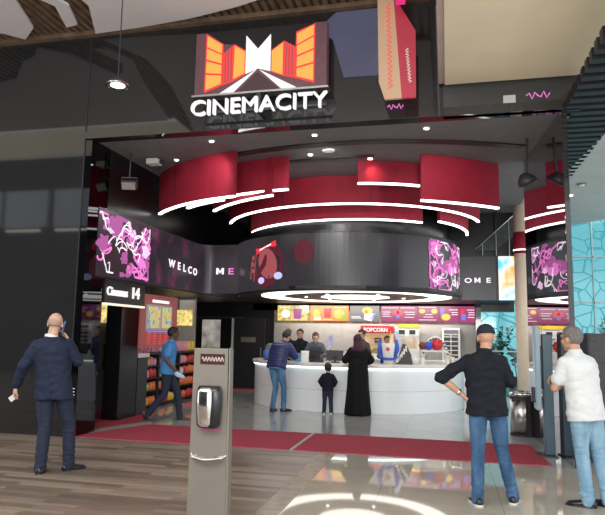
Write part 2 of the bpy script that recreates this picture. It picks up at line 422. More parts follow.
    # trousers -------------------------------------------------------
    if 'legs' in P:
        b = B(); lw = g('legw', 1.0)
        loft(b, [tring(.12, .158, .112), tring(-.02, .172, .122), tring(-.13, .165, .12)])
        for k in (-1, 1):
            hem = ank[k]+V((0, 0, g('hemz', -.02)))
            mid = hip[k].lerp(kne[k], .45); calf = kne[k].lerp(ank[k], .4)
            chain(b, [hip[k], mid, kne[k], calf, hem], [.094*lw, .088*lw, .068*lw, .066*lw, .060*lw], 18)
        b = remesh(b, cvx, 3)
        # trim anything under the hem
        def wf(c): return .5 + 1.3*max(0, 1-abs(c.z-.14)/.14) + .8*max(0, 1-abs(c.z-.50)/.09)
        wrinkle(b, .007 if near else .005, (8, 8, 22), wf, 3.1)
        bmesh.ops.smooth_vert(b, verts=b.verts, factor=.5, use_axis_x=True, use_axis_y=True, use_axis_z=True)
        link('trousers', b, P['legs'], t, True)
    # top ------------------------------------------------------------
    if 'top' in P:
        b = B(); w = g('topw', 1.0); hemf = g('hemf', -.12); fl = g('flare', 0)
        R = [tring(hemf, (.178+fl)*w, (.132+fl*.7)*w), tring(.08, .172*w, .128*w), tring(.3, .168*w, .124*w), tring(.52, .180*w, .130*w), tring(.72, .190*w, .128*w), tring(.85, .172*w, .104*w),
             tring(.93, .140*w, .080*w), tring(1.0, .080*w, .066*w), tring(1.06, .062, .060)]
        loft(b, R)
        sl = g('sleeve', 'long'); sr = g('sler', (.070, .056, .047))
        for k in (-1, 1):
            root = shl[k]-SX*k*.03 - up*.015
            if sl == 'long': chain(b, [root, elb[k], wri[k]-(wri[k]-elb[k]).normalized()*.01], [sr[0], sr[1], sr[2]], 18)
            elif sl == 'elbow': chain(b, [root, elb[k], elb[k].lerp(wri[k], .12)], [sr[0], sr[1], sr[1]], 18)
            else:
                e = root.lerp(elb[k], .66); chain(b, [root, e], [sr[0], sr[1]*1.05], 18)
        b = remesh(b, cvx, 3)
        if g('puff', 0):
            b.normal_update()
            for v in b.verts: v.co += v.normal*.010*abs(math.sin(v.co.z*PI/.058))
        wr = g('wr', .010)
        wrinkle(b, wr, g('wf', (7, 7, 11)), None, 9.7)
        if g('seam', 0):
            for v in b.verts:
                if v.co.y < pel.y and abs(v.co.x-pel.x) < .02: v.co.y += .010*(1-abs(v.co.x-pel.x)/.02)*(1.6 if v.co.z < pel.z+.02 else .35)
        bmesh.ops.smooth_vert(b, verts=b.verts, factor=.5, use_axis_x=True, use_axis_y=True, use_axis_z=True)
        o = link(g('topname', 'shirt'), b, P['top'], t, True)
        # collar
        cb = B(); X, Y = SX, up.cross(SX).normalized()
        c0 = nk+up*.018
        loft(cb, [ering(c0-up*.012, .074, .070, 24, X, Y), ering(c0+up*.022, .066, .062, 24, X, Y), ering(c0+up*.022+Y*.002, .058, .055, 24, X, Y), ering(c0-up*.012, .062, .058, 24, X, Y)], cap=False)
        link('collar', cb, P.get('collar', P['top']), t, True)
    # shoes ----------------------------------------------------------
    for k in (-1, 1):
        fd = math.radians(g('foot%d' % k, -8*k)); a = ank[k]; d = V((-math.sin(fd), math.cos(fd), 0)); x = V((math.cos(fd), math.sin(fd), 0))
        lift = g('heel%d' % k, 0)
        prof = [(-.075, .022, .05), (-.06, .036, .078), (-.02, .040, .085), (.03, .042, .075), (.08, .047, .058), (.13, .050, .048), (.17, .044, .040), (.195, .024, .024)]
        b = B(); rings = []
        base = V((a.x, a.y, a.z-.085))
        def pt(u, w, h):
            z = h + lift*max(0, (.1-u))*1.0
            return base + d*u + x*w + V((0, 0, z))
        for u, w, h in prof:
            rings.append([pt(u, w*math.cos(q)*(1 if math.sin(q) > 0 else .97), .016+(h-.016)*max(0, math.sin(q))) for q in [PI*i/9 for i in range(10)]])
        loft(b, rings); sh = link('shoe', b, P['shoe'], t, True)
        b = B(); loft(b, [[pt(u, w*1.06, z) for u, w, z in ring] for ring in [[(u, w, 0) for u, w, h in prof]+[(u, -w, 0) for u, w, h in prof[::-1]], [(u, w, .018) for u, w, h in prof]+[(u, -w, .018) for u, w, h in prof[::-1]]]])
        link('sole', b, P.get('sole', SHOEB), sh)
    return t, dict(H=H, HM=HM, nk=nk, pel=pel, wri=wri, elb=elb, shl=shl, up=up, SX=SX)
# ------------------------------------------------------------------ setting
struct('floor', bx(-12, 3.8, -14, 0.0, -.1, 0), WOOD)
struct('floor', bx(4.02, 13, -14, 0.0, -.1, 0), TILE)
struct('trim_1', bx(3.8, 4.02, -14, 0, -.1, .001), STRIPM)
struct('floor', bx(-5, 13, 0, 9.4, -.1, 0), TILEG)
struct('trim_2', slab(B(), [(-.35, 0.0), (-.12, 0.0), (.48, 1.6), (.28, 1.9)], 0, .008), GREYT)
struct('trim_3', bx(3.35, 3.40, .03, 1.5, .0, .013), GREYT)
struct('floor', bx(-5, 13, 9.45, 16, -.15, -.02), PAVE)
c1 = tag(link('carpet_runner', slab(B(), [(-.10, .03), (3.35, .03), (3.35, 1.52), (.46, 1.52)], 0, .012), CARPET), 'long red carpet runner crossing the cinema entrance, left of the thin seam', 'carpet')
c2 = tag(link('carpet_runner', slab(B(), [(3.40, .03), (6.78, .03), (6.70, 1.52), (3.40, 1.52)], 0, .012), CARPET), 'long red carpet runner crossing the cinema entrance, right of the seam, behind capped man', 'carpet')
c3 = tag(link('carpet_runner', slab(B(), [(-.37, .03), (.22, 1.9), (-.3, 3.3), (-2.4, 3.3), (-2.4, .6), (-.6, .6)], 0, .010), CARPET), 'red carpet piece by the black pillar under the left sign', 'carpet')
c4 = tag(link('carpet_runner', slab(B(), [(-1.3, 8.3), (.9, 8.3), (.9, 8.95), (-1.3, 8.95)], 0, .010), CARPET), 'small red carpet in front of the far black door', 'carpet')
# facade left: black glass
struct('wall_left', bx(-9, -.12, 0, .08, 0, 6.7), BLACKG)
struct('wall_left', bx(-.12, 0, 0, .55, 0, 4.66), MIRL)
struct('trim_4', bx(-.135, -.12, -.012, 0, 0, 6.45), DGREY)
tag(link('letter_reflection', vert_text('E', .16, -.115, -.004, .62, .003), WHITEP), 'small reflected white letter E low on the black left pillar', 'letter')  # reflection of an E sign, built as a solid letter
# upper facade
struct('wall_front', bx(-.12, 5.5, 0, .1, 4.78, 6.7), BLACKG)
struct('wall_front', bx(5.5, 7.3, 0, .1, 4.66, 6.7), mat('charcoal_fascia', (.035, .036, .036), .4, var=.1))
struct('trim_5', bx(-.12, 7.1, -.04, .18, 4.66, 4.78), BLACKG)
# portal right mirror cladding
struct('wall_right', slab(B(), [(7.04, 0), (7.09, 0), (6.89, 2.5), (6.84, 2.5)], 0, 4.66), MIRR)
struct('trim_6', bx(7.035, 7.1, -.03, 0, 0, 4.66), BLACKG)
# interior ceiling
bm = B(); box(bm, -.12, 7.2, .18, 9, 4.66, 4.75); struct('ceiling', bm, CEILG)
# upper void walls
struct('wall_left', bx(-.12, 0, .55, 9, 2.48, 4.66), BLACKD)
struct('wall_back', bx(-.12, 7.3, 9, 9.1, 2.3, 4.66), BLACKD)
struct('ceiling', slab(B(), [(-4, .55), (0, .55), (0, 4.7), (.95, 4.7), (1.5, 4.0), (2.6, 3.25), (4.0, 3.25), (5.2, 4.0), (5.85, 5.3), (5.86, 7), (7.16, 7), (7.16, 9.1), (-4, 9.1)], 2.5, 2.56), BLACK)
# back walls below the soffit
struct('wall_back', bx(-4, .55, 9, 9.1, 0, 2.5), BLACKD)
struct('wall_back', bx(.55, 6.28, 9, 9.1, 0, 2.5), GREYB)
struct('wall_left', bx(-4.1, -4, 0.08, 9.1, 0, 2.56), BLACKD)
struct('wall_left', bx(-4, -1.9, .6, .7, 0, 2.5), BLACKD)
struct('trim_7', bx(6.28, 6.42, 8.9, 9.1, 0, 2.5), BLACKG)
# black column beside the usher
tag(link('black_pillar', bx(-.62, -.3, 1.75, 2.4, 0, 2.5), BLACKD, bevel=.006), 'black square pillar between the man in the doorway and the snack shelves', 'pillar')
# shop back wall on the left
struct('wall_left', bx(-2.6, -2.5, 3.0, 9, 0, 2.5), GREYB)
struct('wall_left', bx(-2.6, -1.3, 3.0, 3.1, 0, 2.5), GREYB)
struct('wall_left', bx(-2.6, -.82, 6.3, 6.4, 0, 2.5), GREYB)
# ------------------------------------------------------------------ red curved panels
def red_panel(label, cx, cy, R, a0, a1, z0, z1=4.655, seams=()):
    t = thing('curved_panel', label, 'ceiling panel', (cx, cy, z0), 0, 'crimson curved panels hung from the ceiling')
    link('panel_body', arc(B(), 0, 0, R, .07, a0, a1, .0, z1-z0), RED, t)
    link('light_strip', arc(B(), 0, 0, R-.004, .055, a0, a1, -.032, -.001), LED, t)
    for s in seams: link('seam', arc(B(), 0, 0, R+.003, .01, s-.12, s+.12, 0, z1-z0, 2), BLACK, t)
    return t
red_panel('leftmost crimson curved panel, tall, nearest the left wall', 2.99, 4.65, 3.79, -140, -103.9, 3.89, seams=(-127.5,))
red_panel('short crimson curved panel just right of the leftmost tall one', 3.4, 5.58, 4.17, -116, -97.25, 4.09)
red_panel('crimson curved panel mostly hidden behind the two left ones, its white strip showing', 3.95, 4.89, 3.69, -141.7, -111.7, 4.0)
red_panel('innermost left crimson sliver tucked behind the leftmost panel', 2.99, 4.65, 3.45, -130.5, -112, 3.95)
red_panel('longest crimson curved panel sweeping across the middle', 3.36, 5.8, 2.95, -155, -12.4, 4.12, seams=(-110, -75))
red_panel('lowest crimson curved panel just above the round screen', 3.44, 5.89, 2.58, -154, -51, 3.9, seams=(-98,))
red_panel('small crimson curved panel lit by a red spot, at centre top', 3.74, 4.53, 2.61, -83.9, -58.9, 4.27)
red_panel('big plain crimson curved panel on the right side', 3.09, 6.29, 5.0, -66, -48, 3.88)
red_panel('thin hooked crimson panel end behind the right side of the round screen', 3.36, 5.8, 2.66, -40, 2, 3.95)
struct('trim_8', arc(B(), 3.9, 6.9, 6.1, .16, -112, -62, 4.635, 4.662), BLACK)
struct('trim_9', arc(B(), 3.9, 6.6, 5.0, .10, -112, -85, 4.635, 4.662), BLACK)
# ------------------------------------------------------------------ screens
DC = (3.2, 5.85); DR = 2.6
def ribbon(bm, fn, pts, w):
    n = len(pts); L = []
    for i, p in enumerate(pts):
        a = pts[max(i-1, 0)]; b = pts[min(i+1, n-1)]
        dx, dy = b[0]-a[0], b[1]-a[1]; l = math.hypot(dx, dy) or 1
        ww = w(i/(n-1)) if callable(w) else w
        nx, ny = -dy/l*ww/2, dx/l*ww/2
        L.append((bm.verts.new(fn(p[0]+nx, p[1]+ny)), bm.verts.new(fn(p[0]-nx, p[1]-ny))))
    for (a, b), (c, d) in zip(L, L[1:]): bm.faces.new((a, b, d, c))
    return bm
def smoke(fn, parent, u0, u1, v0, v1, seed, n=16, size=.22):
    rnd = random.Random(seed)
    for i in range(n//2):
        cu, cv, r_ = rnd.uniform(u0+.1, u1), rnd.uniform(v0+.1, v1-.1), rnd.uniform(.07, .2); b_ = B()
        pl = []
        for k in range(28):
            a = 2*PI*k/28; q = r_*(.55+.9*abs(noise.noise(V((math.cos(a)*1.7+seed, math.sin(a)*1.7, i*3.1)))))
            pl.append((cu+q*math.cos(a)*1.2, min(v1+.03, max(v0-.03, cv+q*math.sin(a)))))
        c = b_.verts.new(fn(cu, cv, .0005+.0001*i)); vs = [b_.verts.new(fn(x, y, .0005+.0001*i)) for x, y in pl]
        for k in range(28): b_.faces.new((c, vs[k], vs[(k+1) % 28]))
        link('ink_cloud', b_, (EPP, EPK, EPP, EPL)[i % 4], parent)
    for i in range(n):
        cu, cv = rnd.uniform(u0, u1), rnd.uniform(v0, v1); a, b_, ph, ph2 = rnd.uniform(.5, 1)*size, rnd.uniform(.5, 1)*size, rnd.uniform(0, 6), rnd.uniform(0, 6)
        pts = []
        for k in range(46):
            t_ = k/45*PI*1.7
            u = cu+a*math.sin(t_+ph)+a*.35*math.sin(3*t_+ph2); v = cv+b_*math.cos(t_*1.0+ph2)*.7+b_*.3*math.sin(4*t_+ph)
            pts.append((min(u1+.05, max(u0-.02, u)), min(v1, max(v0, v))))
        b_ = B(); ribbon(b_, lambda u, v, o=(.003, .002, .001)[i % 3]: fn(u, v, o), pts, lambda s, m=(.028, .045, .085)[i % 3]: m*(.35+.65*abs(math.sin(s*9+ph))))
        link('ink_swirl', b_, (EW, EPK, EPP)[i % 3], parent)
# left wall screen
ls = thing('led_screen', 'long dark video screen on left wall reading WELCO with pink ink swirl', 'screen', (0, .3, 2.5))
def fl(u, v): return V((.012, u, v))      # u along +y
bm = B()
outer = [(0.0, 0.0), (0.0, 4.1)]+[(.3*(1-math.cos(a)), 4.1+.3*math.sin(a)) for a in [PI/2*i/8 for i in range(1, 9)]]+[(.95, 4.4)]
rings = [[V((x, y, 0)), V((x, y, 1.12)), V((x+dx, y+dy, 1.12)), V((x+dx, y+dy, 0))] for (x, y), (dx, dy) in zip(outer, [(.012, 0)]*2+[(.012*math.cos(PI/2*i/8), -.012*math.sin(PI/2*i/8)) for i in range(1, 9)]+[(0, -.012)])]
loft(bm, rings); link('screen_face', bm, SCR, ls)
link('dust_glow', bx(.0125, .014, 1.3, 3.9, .03, 1.1), SCRP, ls)
smoke(lambda u, v, o=0: V((.016+o, u, v)), ls, .03, 1.7, .08, 1.04, 5, 26, .26)
link('frame', bx(-.0, .03, 0, 4.1, -.03, 0), BLACK, ls)
# lettering: WELCO on the side wall (read from inside, facing +x), M E facing -y
def side_text(s, size, y, z, parent, m, x=.02):
    bm = text_bm(s, size, .003, .005)
    xf(bm, Matrix.Translation((x, y, z)) @ Matrix.Rotation(PI/2, 4, 'Z') @ Matrix.Rotation(PI/2, 4, 'X') @ Matrix.Diagonal((1.25, 1, 1, 1)))
    link('lettering', bm, m, parent)
for i, (ch_, y) in enumerate(zip('WELCO', (2.62, 3.04, 3.32, 3.58, 3.85))): side_text(ch_, .22, y, .43-.012*i, ls, EW)
link('lettering', vert_text('M', .2, .36, 4.38, .44, .003, .003, 1.5), EW, ls)
link('lettering', vert_text('E', .2, .64, 4.38, .44, .003, .003, 1.5), EPK, ls)
# drum screen
ds = thing('led_screen', 'big round wraparound video screen above the white counter', 'screen', (DC[0], DC[1], 2.5))
link('screen_face', arc(B(), 0, 0, DR, .06, -170, 5, 0, 1.12, 70), SCRG, ds)
def fd(r):
    return lambda u, v, o=0: V(((r+o)*math.cos(u/DR), (r+o)*math.sin(u/DR), v))
def ang_u(deg): return math.radians(deg)*DR
smoke(fd(DR+.012), ds, ang_u(-40), ang_u(-6), .06, 1.06, 11, 24, .24)
link('rim', arc(B(), 0, 0, DR+.01, .08, -170, 5, -.04, 0, 70), BLACK, ds)
link('rim', arc(B(), 0, 0, DR+.02, .08, -170, 5, 1.12, 1.16, 70), BLACKD, ds)
# dancer picture: flat shapes on the curved screen
def patch(fn, poly, m, name='picture_shape', parent=ds):
    b = B(); n = len(poly); cx = sum(p[0] for p in poly)/n; cy = sum(p[1] for p in poly)/n
    c = b.verts.new(fn(cx, cy)); vs = [b.verts.new(fn(*p)) for p in poly]
    for i in range(n): b.faces.new((c, vs[i], vs[(i+1) % n]))
    return link(name, b, m, parent)
def oval(cu, cv, a, b_, rot=0, n=20):
    return [(cu+a*math.cos(t)*math.cos(rot)-b_*math.sin(t)*math.sin(rot), cv+a*math.cos(t)*math.sin(rot)+b_*math.sin(t)*math.cos(rot)) for t in [2*PI*i/n for i in range(n)]]
U = ang_u(-121)
patch(fd(DR+.006), oval(U, .52, .5, .46, .3), EDM); patch(fd(DR+.008), oval(U+.05, .55, .26, .34, .5), ESK)
patch(fd(DR+.010), [(U-.33, .88), (U+.28, 1.02), (U+.30, .90), (U-.30, .76)], ERD); patch(fd(DR+.012), [(U-.2, .86), (U+.15, .96), (U+.16, .93), (U-.2, .83)], EW)
patch(fd(DR+.010), [(U-.2, .3), (U+.02, .52), (U+.05, .72), (U-.02, .74), (U-.12, .55), (U-.3, .4)], EDM); patch(fd(DR+.010), oval(U+.12, .68, .05, .12, .9), ESK)
patch(fd(DR+.009), [(U-.38, .18), (U-.2, .08), (U+.55, .2), (U+.5, .38), (U+.1, .3)], EDK)
patch(fd(DR+.011), oval(U-.12, .20, .10, .07), EGLOW); patch(fd(DR+.011), oval(U+.36, .28, .11, .075), EGLOW)
for q in (.0, .14, .28): patch(fd(DR+.010), oval(U-.42, .42+q, .05, .05, .3), ESK)
patch(fd(DR+.006), oval(U+.95, .75, .22, .25), EDM)
b = B(); ribbon(b, fd(DR+.014), [(U-.5, .25), (U-.48, .6), (U-.3, .8), (U-.34, .5), (U-.38, .2)], .03); link('picture_shape', b, ESK, ds)
# black core above the drum
struct('wall_front', arc(B(), DC[0], DC[1], 2.35, .1, -178, 8, 3.64, 4.66, 60), BLACKD)
# ring light under the drum
rl = thing('ring_light', 'large white oval ring lights set in the soffit above the counter', 'ceiling light', (3.43, 5.75, 2.5))
link('outer_ring', arc(B(), 0, 0, 2.2, .50, 0, 360, -.02, -.005, 80), RING, rl)
link('inner_disc', lathe(B(), [(.80, -.02), (.80, -.005)], n=48), RING, rl)
link('dark_band', arc(B(), 0, 0, 1.70, .9, 0, 360, -.010, -.002, 60), mat('brown_band', (.1, .06, .05), .5), rl)
for a in range(6): link('downlight', lathe(B(), [(.04, -.026), (.04, -.018)], (1.15*math.cos(a+.3), 1.15*math.sin(a+.3), 0), 12), SPOTE, rl)
# right screens
rs = thing('led_screen', 'dark video screen reading OME, right of the round screen', 'screen', (5.7, 6.9, 2.5))
link('screen_face', bx(0, 1.02, 0, .1, 0, 1.06), SCRG, rs)
for ch_, x in zip('OME', (.28, .52, .79)): link('lettering', vert_text(ch_, .165, x-.04, -.004, .42, .003, .003, 1.35), EW, rs)
ps = thing('led_screen', 'small bright screen with colourful orange and white picture beside the cream column', 'screen', (6.74, 6.9, 2.5))
link('screen_face', bx(0, .44, 0, .1, 0, 1.06), PICT, ps)
link('frame', bx(-.02, 0, -.01, .1, 0, 1.06), BLACK, ps)
# balcony behind on the right
struct('wall_back', bx(5.4, 7.3, 7.05, 7.15, 3.56, 4.66), BLACKD)
rb = thing('balcony_railing', 'dark glass balcony railing slanting up above the OME screen', 'railing', (6.2, 6.88, 3.6))
link('glass_panel', prism(B(), [(.05, .1), (.95, .95), (.95, .45), (.45, .1)], .02), mat('smoky_glass', (.09, .11, .11), .08, var=.3, vscale=4), rb)
link('handrail', tube(B(), [(0, -.01, .12), (.95, -.01, .99)], .02), STEEL, rb)
for x in (.18, .5, .8): link('post', cyl(B(), (x, -.01, -.03), (x, -.01, .12+x*.9), .012), STEEL, rb)
struct('trim_10', bx(6.68, 6.73, 6.86, 6.93, 2.5, 4.66), BLACKD)
# cream column
cc = thing('column', 'cream column right of the counter, wrapped by a crimson band near its top', 'column', (7.21, 6.3, 0))
link('shaft', lathe(B(), [(.165, 0), (.165, 4.66)], n=28), CREAM, cc, True)
link('red_band', lathe(B(), [(.175, 3.53), (.175, 4.03)], n=28), RED, cc, True)
link('light_strip', arc(B(), 0, 0, .18, .01, 0, 360, 3.6, 3.625, 28), LED, cc)
# ------------------------------------------------------------------ ceiling fixtures
for i, (x, y) in enumerate([(3.56, .42), (3.27, 1.42), (5.99, 1.3), (1.87, .42), (.85, 1.31), (5.25, .42)]):
    t = thing('ceiling_downlight', ['round downlight right above the entrance centre, near the beam', 'small downlight left of the centre, by the black track', 'downlight in front of the big right red panel', 'downlight near the beam, left of the entrance centre', 'small downlight beside the white projector', 'downlight near the beam on the right'][i], 'ceiling light', (x, y, 4.66), 0, 'downlights in the cinema ceiling')
    link('trim_ring', lathe(B(), [(.055, -.012), (.055, 0)], n=20), WHITEP, t); link('lamp', lathe(B(), [(.035, -.02), (.035, -.011)], n=16), SPOTE, t)
t = thing('ceiling_downlight', 'red glowing spot light above the small central crimson panel', 'ceiling light', (4.25, 1.8, 4.66))
link('trim_ring', lathe(B(), [(.06, -.012), (.06, 0)], n=20), DGREY, t); link('lamp', lathe(B(), [(.045, -.03), (.045, -.011)], n=16), SPOTR, t)
t = thing('ceiling_speaker', 'flat white oval ceiling disc near the black track', 'ceiling fitting', (3.62, 1.25, 4.66)); link('disc', xf(lathe(B(), [(.10, -.02), (.11, 0)], n=24), Matrix.Diagonal((1, .8, 1, 1))), WHITEP, t)
t = thing('projector', 'white projector on the ceiling above the left wall screen', 'projector', (.50, 1.17, 4.66))
link('housing', bx(-.12, .10, -.10, .10, -.12, -.02), WHITEP, t, bevel=.015); link('lens', cyl(B(), (.1, 0, -.07), (.17, .02, -.08), .035), DGREY, t); link('bracket', bx(-.03, .03, -.03, .03, -.02, 0), WHITEP, t)
def hung_spot(label, x, y, zt, zl, rz, m):
    t = thing('stage_light', label, 'spotlight', (x, y, zl), rz)
    link('pole', cyl(B(), (0, 0, .1), (0, 0, zt-zl), .014), DGREY, t)
    link('yoke', tube(B(), [(-.13, 0, .0), (-.13, 0, .1), (.13, 0, .1), (.13, 0, 0)], .012), DGREY, t)
    link('lamp_body', xf(box(B(), -.13, .13, -.08, .08, -.1, .05), Matrix.Rotation(.5, 4, 'X')), m, t, bevel=.02)
    link('lens', xf(box(B(), -.11, .11, -.085, -.078, -.085, .03), Matrix.Rotation(.5, 4, 'X')), STEEL, t)
hung_spot('rectangular stage light hanging on a pole near the left wall screen', .24, .8, 4.66, 4.12, .3, mat('dark_purple_metal', (.08, .06, .09), .35))
t = thing('stage_light', 'black dish spotlight hanging on a pole beside the mirrored right wall', 'spotlight', (6.72, 1.2, 4.0))
link('pole', cyl(B(), (0, 0, .0), (.03, 0, .66), .02), DGREY, t)
link('dish', xf(lathe(B(), [(.02, .12), (.07, .1), (.13, .02), (.15, -.05), (.13, -.05)], n=24), Matrix.Rotation(-.5, 4, 'Y') @ Matrix.Rotation(.3, 4, 'X')), DGREY, t, True)
t = thing('pendant_lamp', 'white round pendant lamp hanging by a rod before the black facade', 'lamp', (1.3, -1.5, 4.84))
link('rod', cyl(B(), (0, 0, .08), (0, 0, 1.62), .008), DGREY, t); link('lamp_head', lathe(B(), [(.06, .08), (.10, .05), (.11, .0)], n=28), DGREY, t, True)
link('light_ring', arc(B(), 0, 0, .155, .012, 0, 360, -.015, .0, 40), CHROME, t); link('bulb_face', lathe(B(), [(.095, -.012), (.095, .0)], n=28), RING, t)
for a in (0, 1, 2): link('spoke', cyl(B(), (.1*math.cos(a*2.1), .1*math.sin(a*2.1), .0), (.15*math.cos(a*2.1), .15*math.sin(a*2.1), -.008), .006), DGREY, t)
# ------------------------------------------------------------------ mall ceiling in front of the facade
bm = B()
for i in range(120):
    x = -10+i*.13
    if x > 5.3: break
    box(bm, x, x+.075, -4 if x < -.6 else -5.2, -.0, 6.47, 6.53)
box(bm, -10, -.55, -4, -.0, 6.53, 6.6); box(bm, -.55, 5.4, -5.2, -.0, 6.53, 6.6); struct('ceiling', bm, [SLAT])
struct('trim_11', bx(-9, 5.5, -.10, 0, 6.40, 6.47), SLAT)
tag(link('ceiling_sail', slab(B(), [(-1.27, -.15), (-.88, -.47), (-.66, -1.09), (-.5, -1.5), (-.3, -1.3), (-.13, -.98), (-.35, -.37), (-.12, -.42), (.08, -.95), (-.2, -1.9), (-.62, -3.9), (-10, -3.9), (-10, -.15), (-4, -.15), (-3, -1.3), (-2.5, -1.2), (-1.9, -.6), (-1.5, -.4)], 6.40, 6.44), GWHITE), 'pale curved ceiling sail at the top left corner', 'ceiling sail')
tag(link('ceiling_sail', slab(B(), [(.0, -.1), (.8, -.14), (1.7, -.24), (2.54, -.42), (4, -.9), (5.3, -1.2), (5.3, -5.2), (-.45, -5.2), (-.3, -4.6), (.3, -2.1), (.38, -.9)], 6.40, 6.44), GWHITE), 'large pale curved ceiling sail above the pendant lamp', 'ceiling sail')
# beige bulkhead on the right
bk = bx(5.52, 7.5, -8.5, -.06, 5.1, 6.6); struct('ceiling', bk, BEIGE)
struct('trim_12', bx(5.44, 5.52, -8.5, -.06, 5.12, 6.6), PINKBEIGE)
# louvres and soffit right of the entrance
bm = B()
for i in range(32): 
    y = 3.65-i*.24; box(bm, 7.1, 7.85, y-.13, y, 4.66, 4.80)
struct('ceiling', bm, BLACK)
struct('ceiling', bx(7.2, 7.9, -6, 3.7, 4.86, 4.9), SOFFIT)
struct('ceiling', slab(B(), [(7.8, -6), (13, -6), (13, 7.6), (9.4, 8.4), (8.7, 9.3), (7.2, 9.3), (7.2, 3.68), (7.68, 3.68), (7.85, 1.2)], 4.66, 4.9), SOFFIT)
for x, y, lb in ((8.1, 5.3, 'small bright downlight in the grey soffit right of the mirrored wall'),):
    t = thing('ceiling_downlight', lb, 'ceiling light', (x, y, 4.66)); link('trim_ring', lathe(B(), [(.1, -.012), (.1, 0)], n=20), WHITEP, t); link('lamp', lathe(B(), [(.07, -.02), (.07, -.011)], n=16), SPOTE, t)
t = thing('smoke_detector', 'round grey smoke detector on the soffit right of the mirrored wall', 'detector', (8.15, 4.3, 4.66)); link('base', lathe(B(), [(.08, -.03), (.1, 0)], n=20), CEILG, t); link('sensor', lathe(B(), [(.04, -.05), (.06, -.03)], n=20), WHITEP, t)
# ------------------------------------------------------------------ glass wall behind right
def window(n, x0, x1, z0, z1):
    o = struct('window_%d' % n, bx(x0, x1, 9.3, 9.32, z0, z1), CGLASS)
    b = B(); box(b, x0-.03, x0, 9.26, 9.36, z0, z1); box(b, x0, x1, 9.26, 9.36, z1-.035, z1); link('window_frame', b, WFR, o)
    return o
WFR = mat('pale_teal_mullion', (.45, .62, .62), .4, var=.05)
n = 1
zs = [0, 1.25, 2.6, 3.84, 5.3]
xs = [6.44, 7.4, 8.36, 9.39, 10.4, 11.4, 12.4]
for i in range(len(xs)-1):
    for j in range(4): window(n, xs[i], xs[i+1], zs[j], zs[j+1]); n += 1
def plant(x, y, h, label, seed):
    t = thing('outdoor_plant', label, 'plant', (x, y, -.02), 0, 'bushes behind the cyan glass')
    rnd = random.Random(seed)
    link('planter', lathe(B(), [(.22, 0), (.28, .5), (.24, .5), (.22, .44)], n=16), POT, t)
    b = B(); lf = B()
    for i in range(11):
        a = rnd.uniform(0, 6.3); r = rnd.uniform(.15, .6); hh = h*rnd.uniform(.65, 1)
        pts = [V((.05*math.cos(a), .05*math.sin(a), .42)), V((r*.5*math.cos(a), r*.5*math.sin(a), .4+hh*.5)), V((r*math.cos(a), r*math.sin(a), hh))]
        tube(b, pts, [.014, .01, .004], 5)
        for k in range(26):
            f = rnd.uniform(.3, 1); p = pts[1].lerp(pts[2], f*2-1) if f > .5 else pts[0].lerp(pts[1], f*2)
            d = V((rnd.uniform(-1, 1), rnd.uniform(-1, 1), rnd.uniform(-.4, .8))).normalized(); s_ = rnd.uniform(.10, .19); w = d.orthogonal().normalized()*s_*.28
            vs = [lf.verts.new(q) for q in (p, p+d*s_*.5+w, p+d*s_, p+d*s_*.5-w)]; lf.faces.new(vs)
    link('stems', b, STEMM, t); link('foliage', lf, LEAF, t)
for i, (x, y, h, lb) in enumerate([(6.9, 10.1, 2.0, 'leafy bush seen through the cyan glass between counter and cream column'), (7.5, 10.4, 1.8, 'leafy bush behind the cream column, outside the glass'), (8.75, 10.0, 2.5, 'tall bush outside, just right of the mirrored wall'), (10.0, 10.3, 2.3, 'bush outside, seen over the head of the white polo man')]): plant(x, y, h, lb, 40+i)
# ------------------------------------------------------------------ cinema sign
sg = thing('cinema_sign', 'illuminated sign with orange skyline, white M and the name CINEMACITY', 'sign', (1.86, -.30, 4.72))
W_, Hh = 2.02, .98
def su(x, y):
    u = (x-53)/487; yt = 125-43*u; yb = 352-22*u
    return (u*W_, .40+(1-(y-yt)/(yb-yt))*Hh)
link('backing_panel', bx(0, W_, 0, .16, .40, .40+Hh), SIGNBK, sg, bevel=.006)
link('bottom_rail', bx(-.03, W_+.03, -.03, .16, .37, .40), STEEL, sg)
link('bracket', bx(.3, .36, .16, .30, .5, 1.2), DGREY, sg); link('bracket', bx(1.66, 1.72, .16, .30, .5, 1.2), DGREY, sg)
def shp(pts, m, d=.012, name='skyline_shape'):
    return link(name, prism(B(), [su(*p) for p in pts], d, Matrix.Translation((0, -d-.001, 0))), m, sg)
SKYK = mat('sign_black_sky', (.006, .006, .007), .3)
shp([(97, 123), (160, 163), (203, 165), (247, 192), (248, 132), (292, 184), (337, 130), (340, 192), (386, 156), (428, 178), (430, 126), (494, 92), (494, 88), (97, 120)], SKYK, .006, 'night_sky')
shp([(93, 126), (160, 164), (160, 316), (91, 342)], SIGNR, .010, 'tower_outline'); shp([(430, 122), (498, 91), (497, 317), (427, 296)], SIGNR, .010, 'tower_outline')
for a, b_, c, d_ in [((99, 134), (155, 167), (155, 199), (98, 174)), ((98, 181), (155, 205), (155, 236), (98, 220)), ((98, 228), (155, 243), (155, 274), (97, 270)), ((97, 278), (155, 281), (155, 310), (97, 333))]: shp([a, b_, c, d_], SIGNO, .016, 'lit_window_band')
for a, b_, c, d_ in [((434, 130), (493, 98), (493, 136), (434, 170)), ((434, 177), (493, 144), (493, 186), (434, 212)), ((434, 220), (493, 194), (493, 238), (434, 255)), ((434, 263), (493, 246), (493, 308), (434, 291))]: shp([a, b_, c, d_], SIGNO, .016, 'lit_window_band')
shp([(161, 198), (203, 165), (246, 190), (246, 278), (203, 302), (161, 316)], SIGNR, .008, 'tower_outline'); shp([(340, 190), (386, 155), (428, 178), (428, 296), (386, 287), (340, 270)], SIGNR, .008, 'tower_outline')
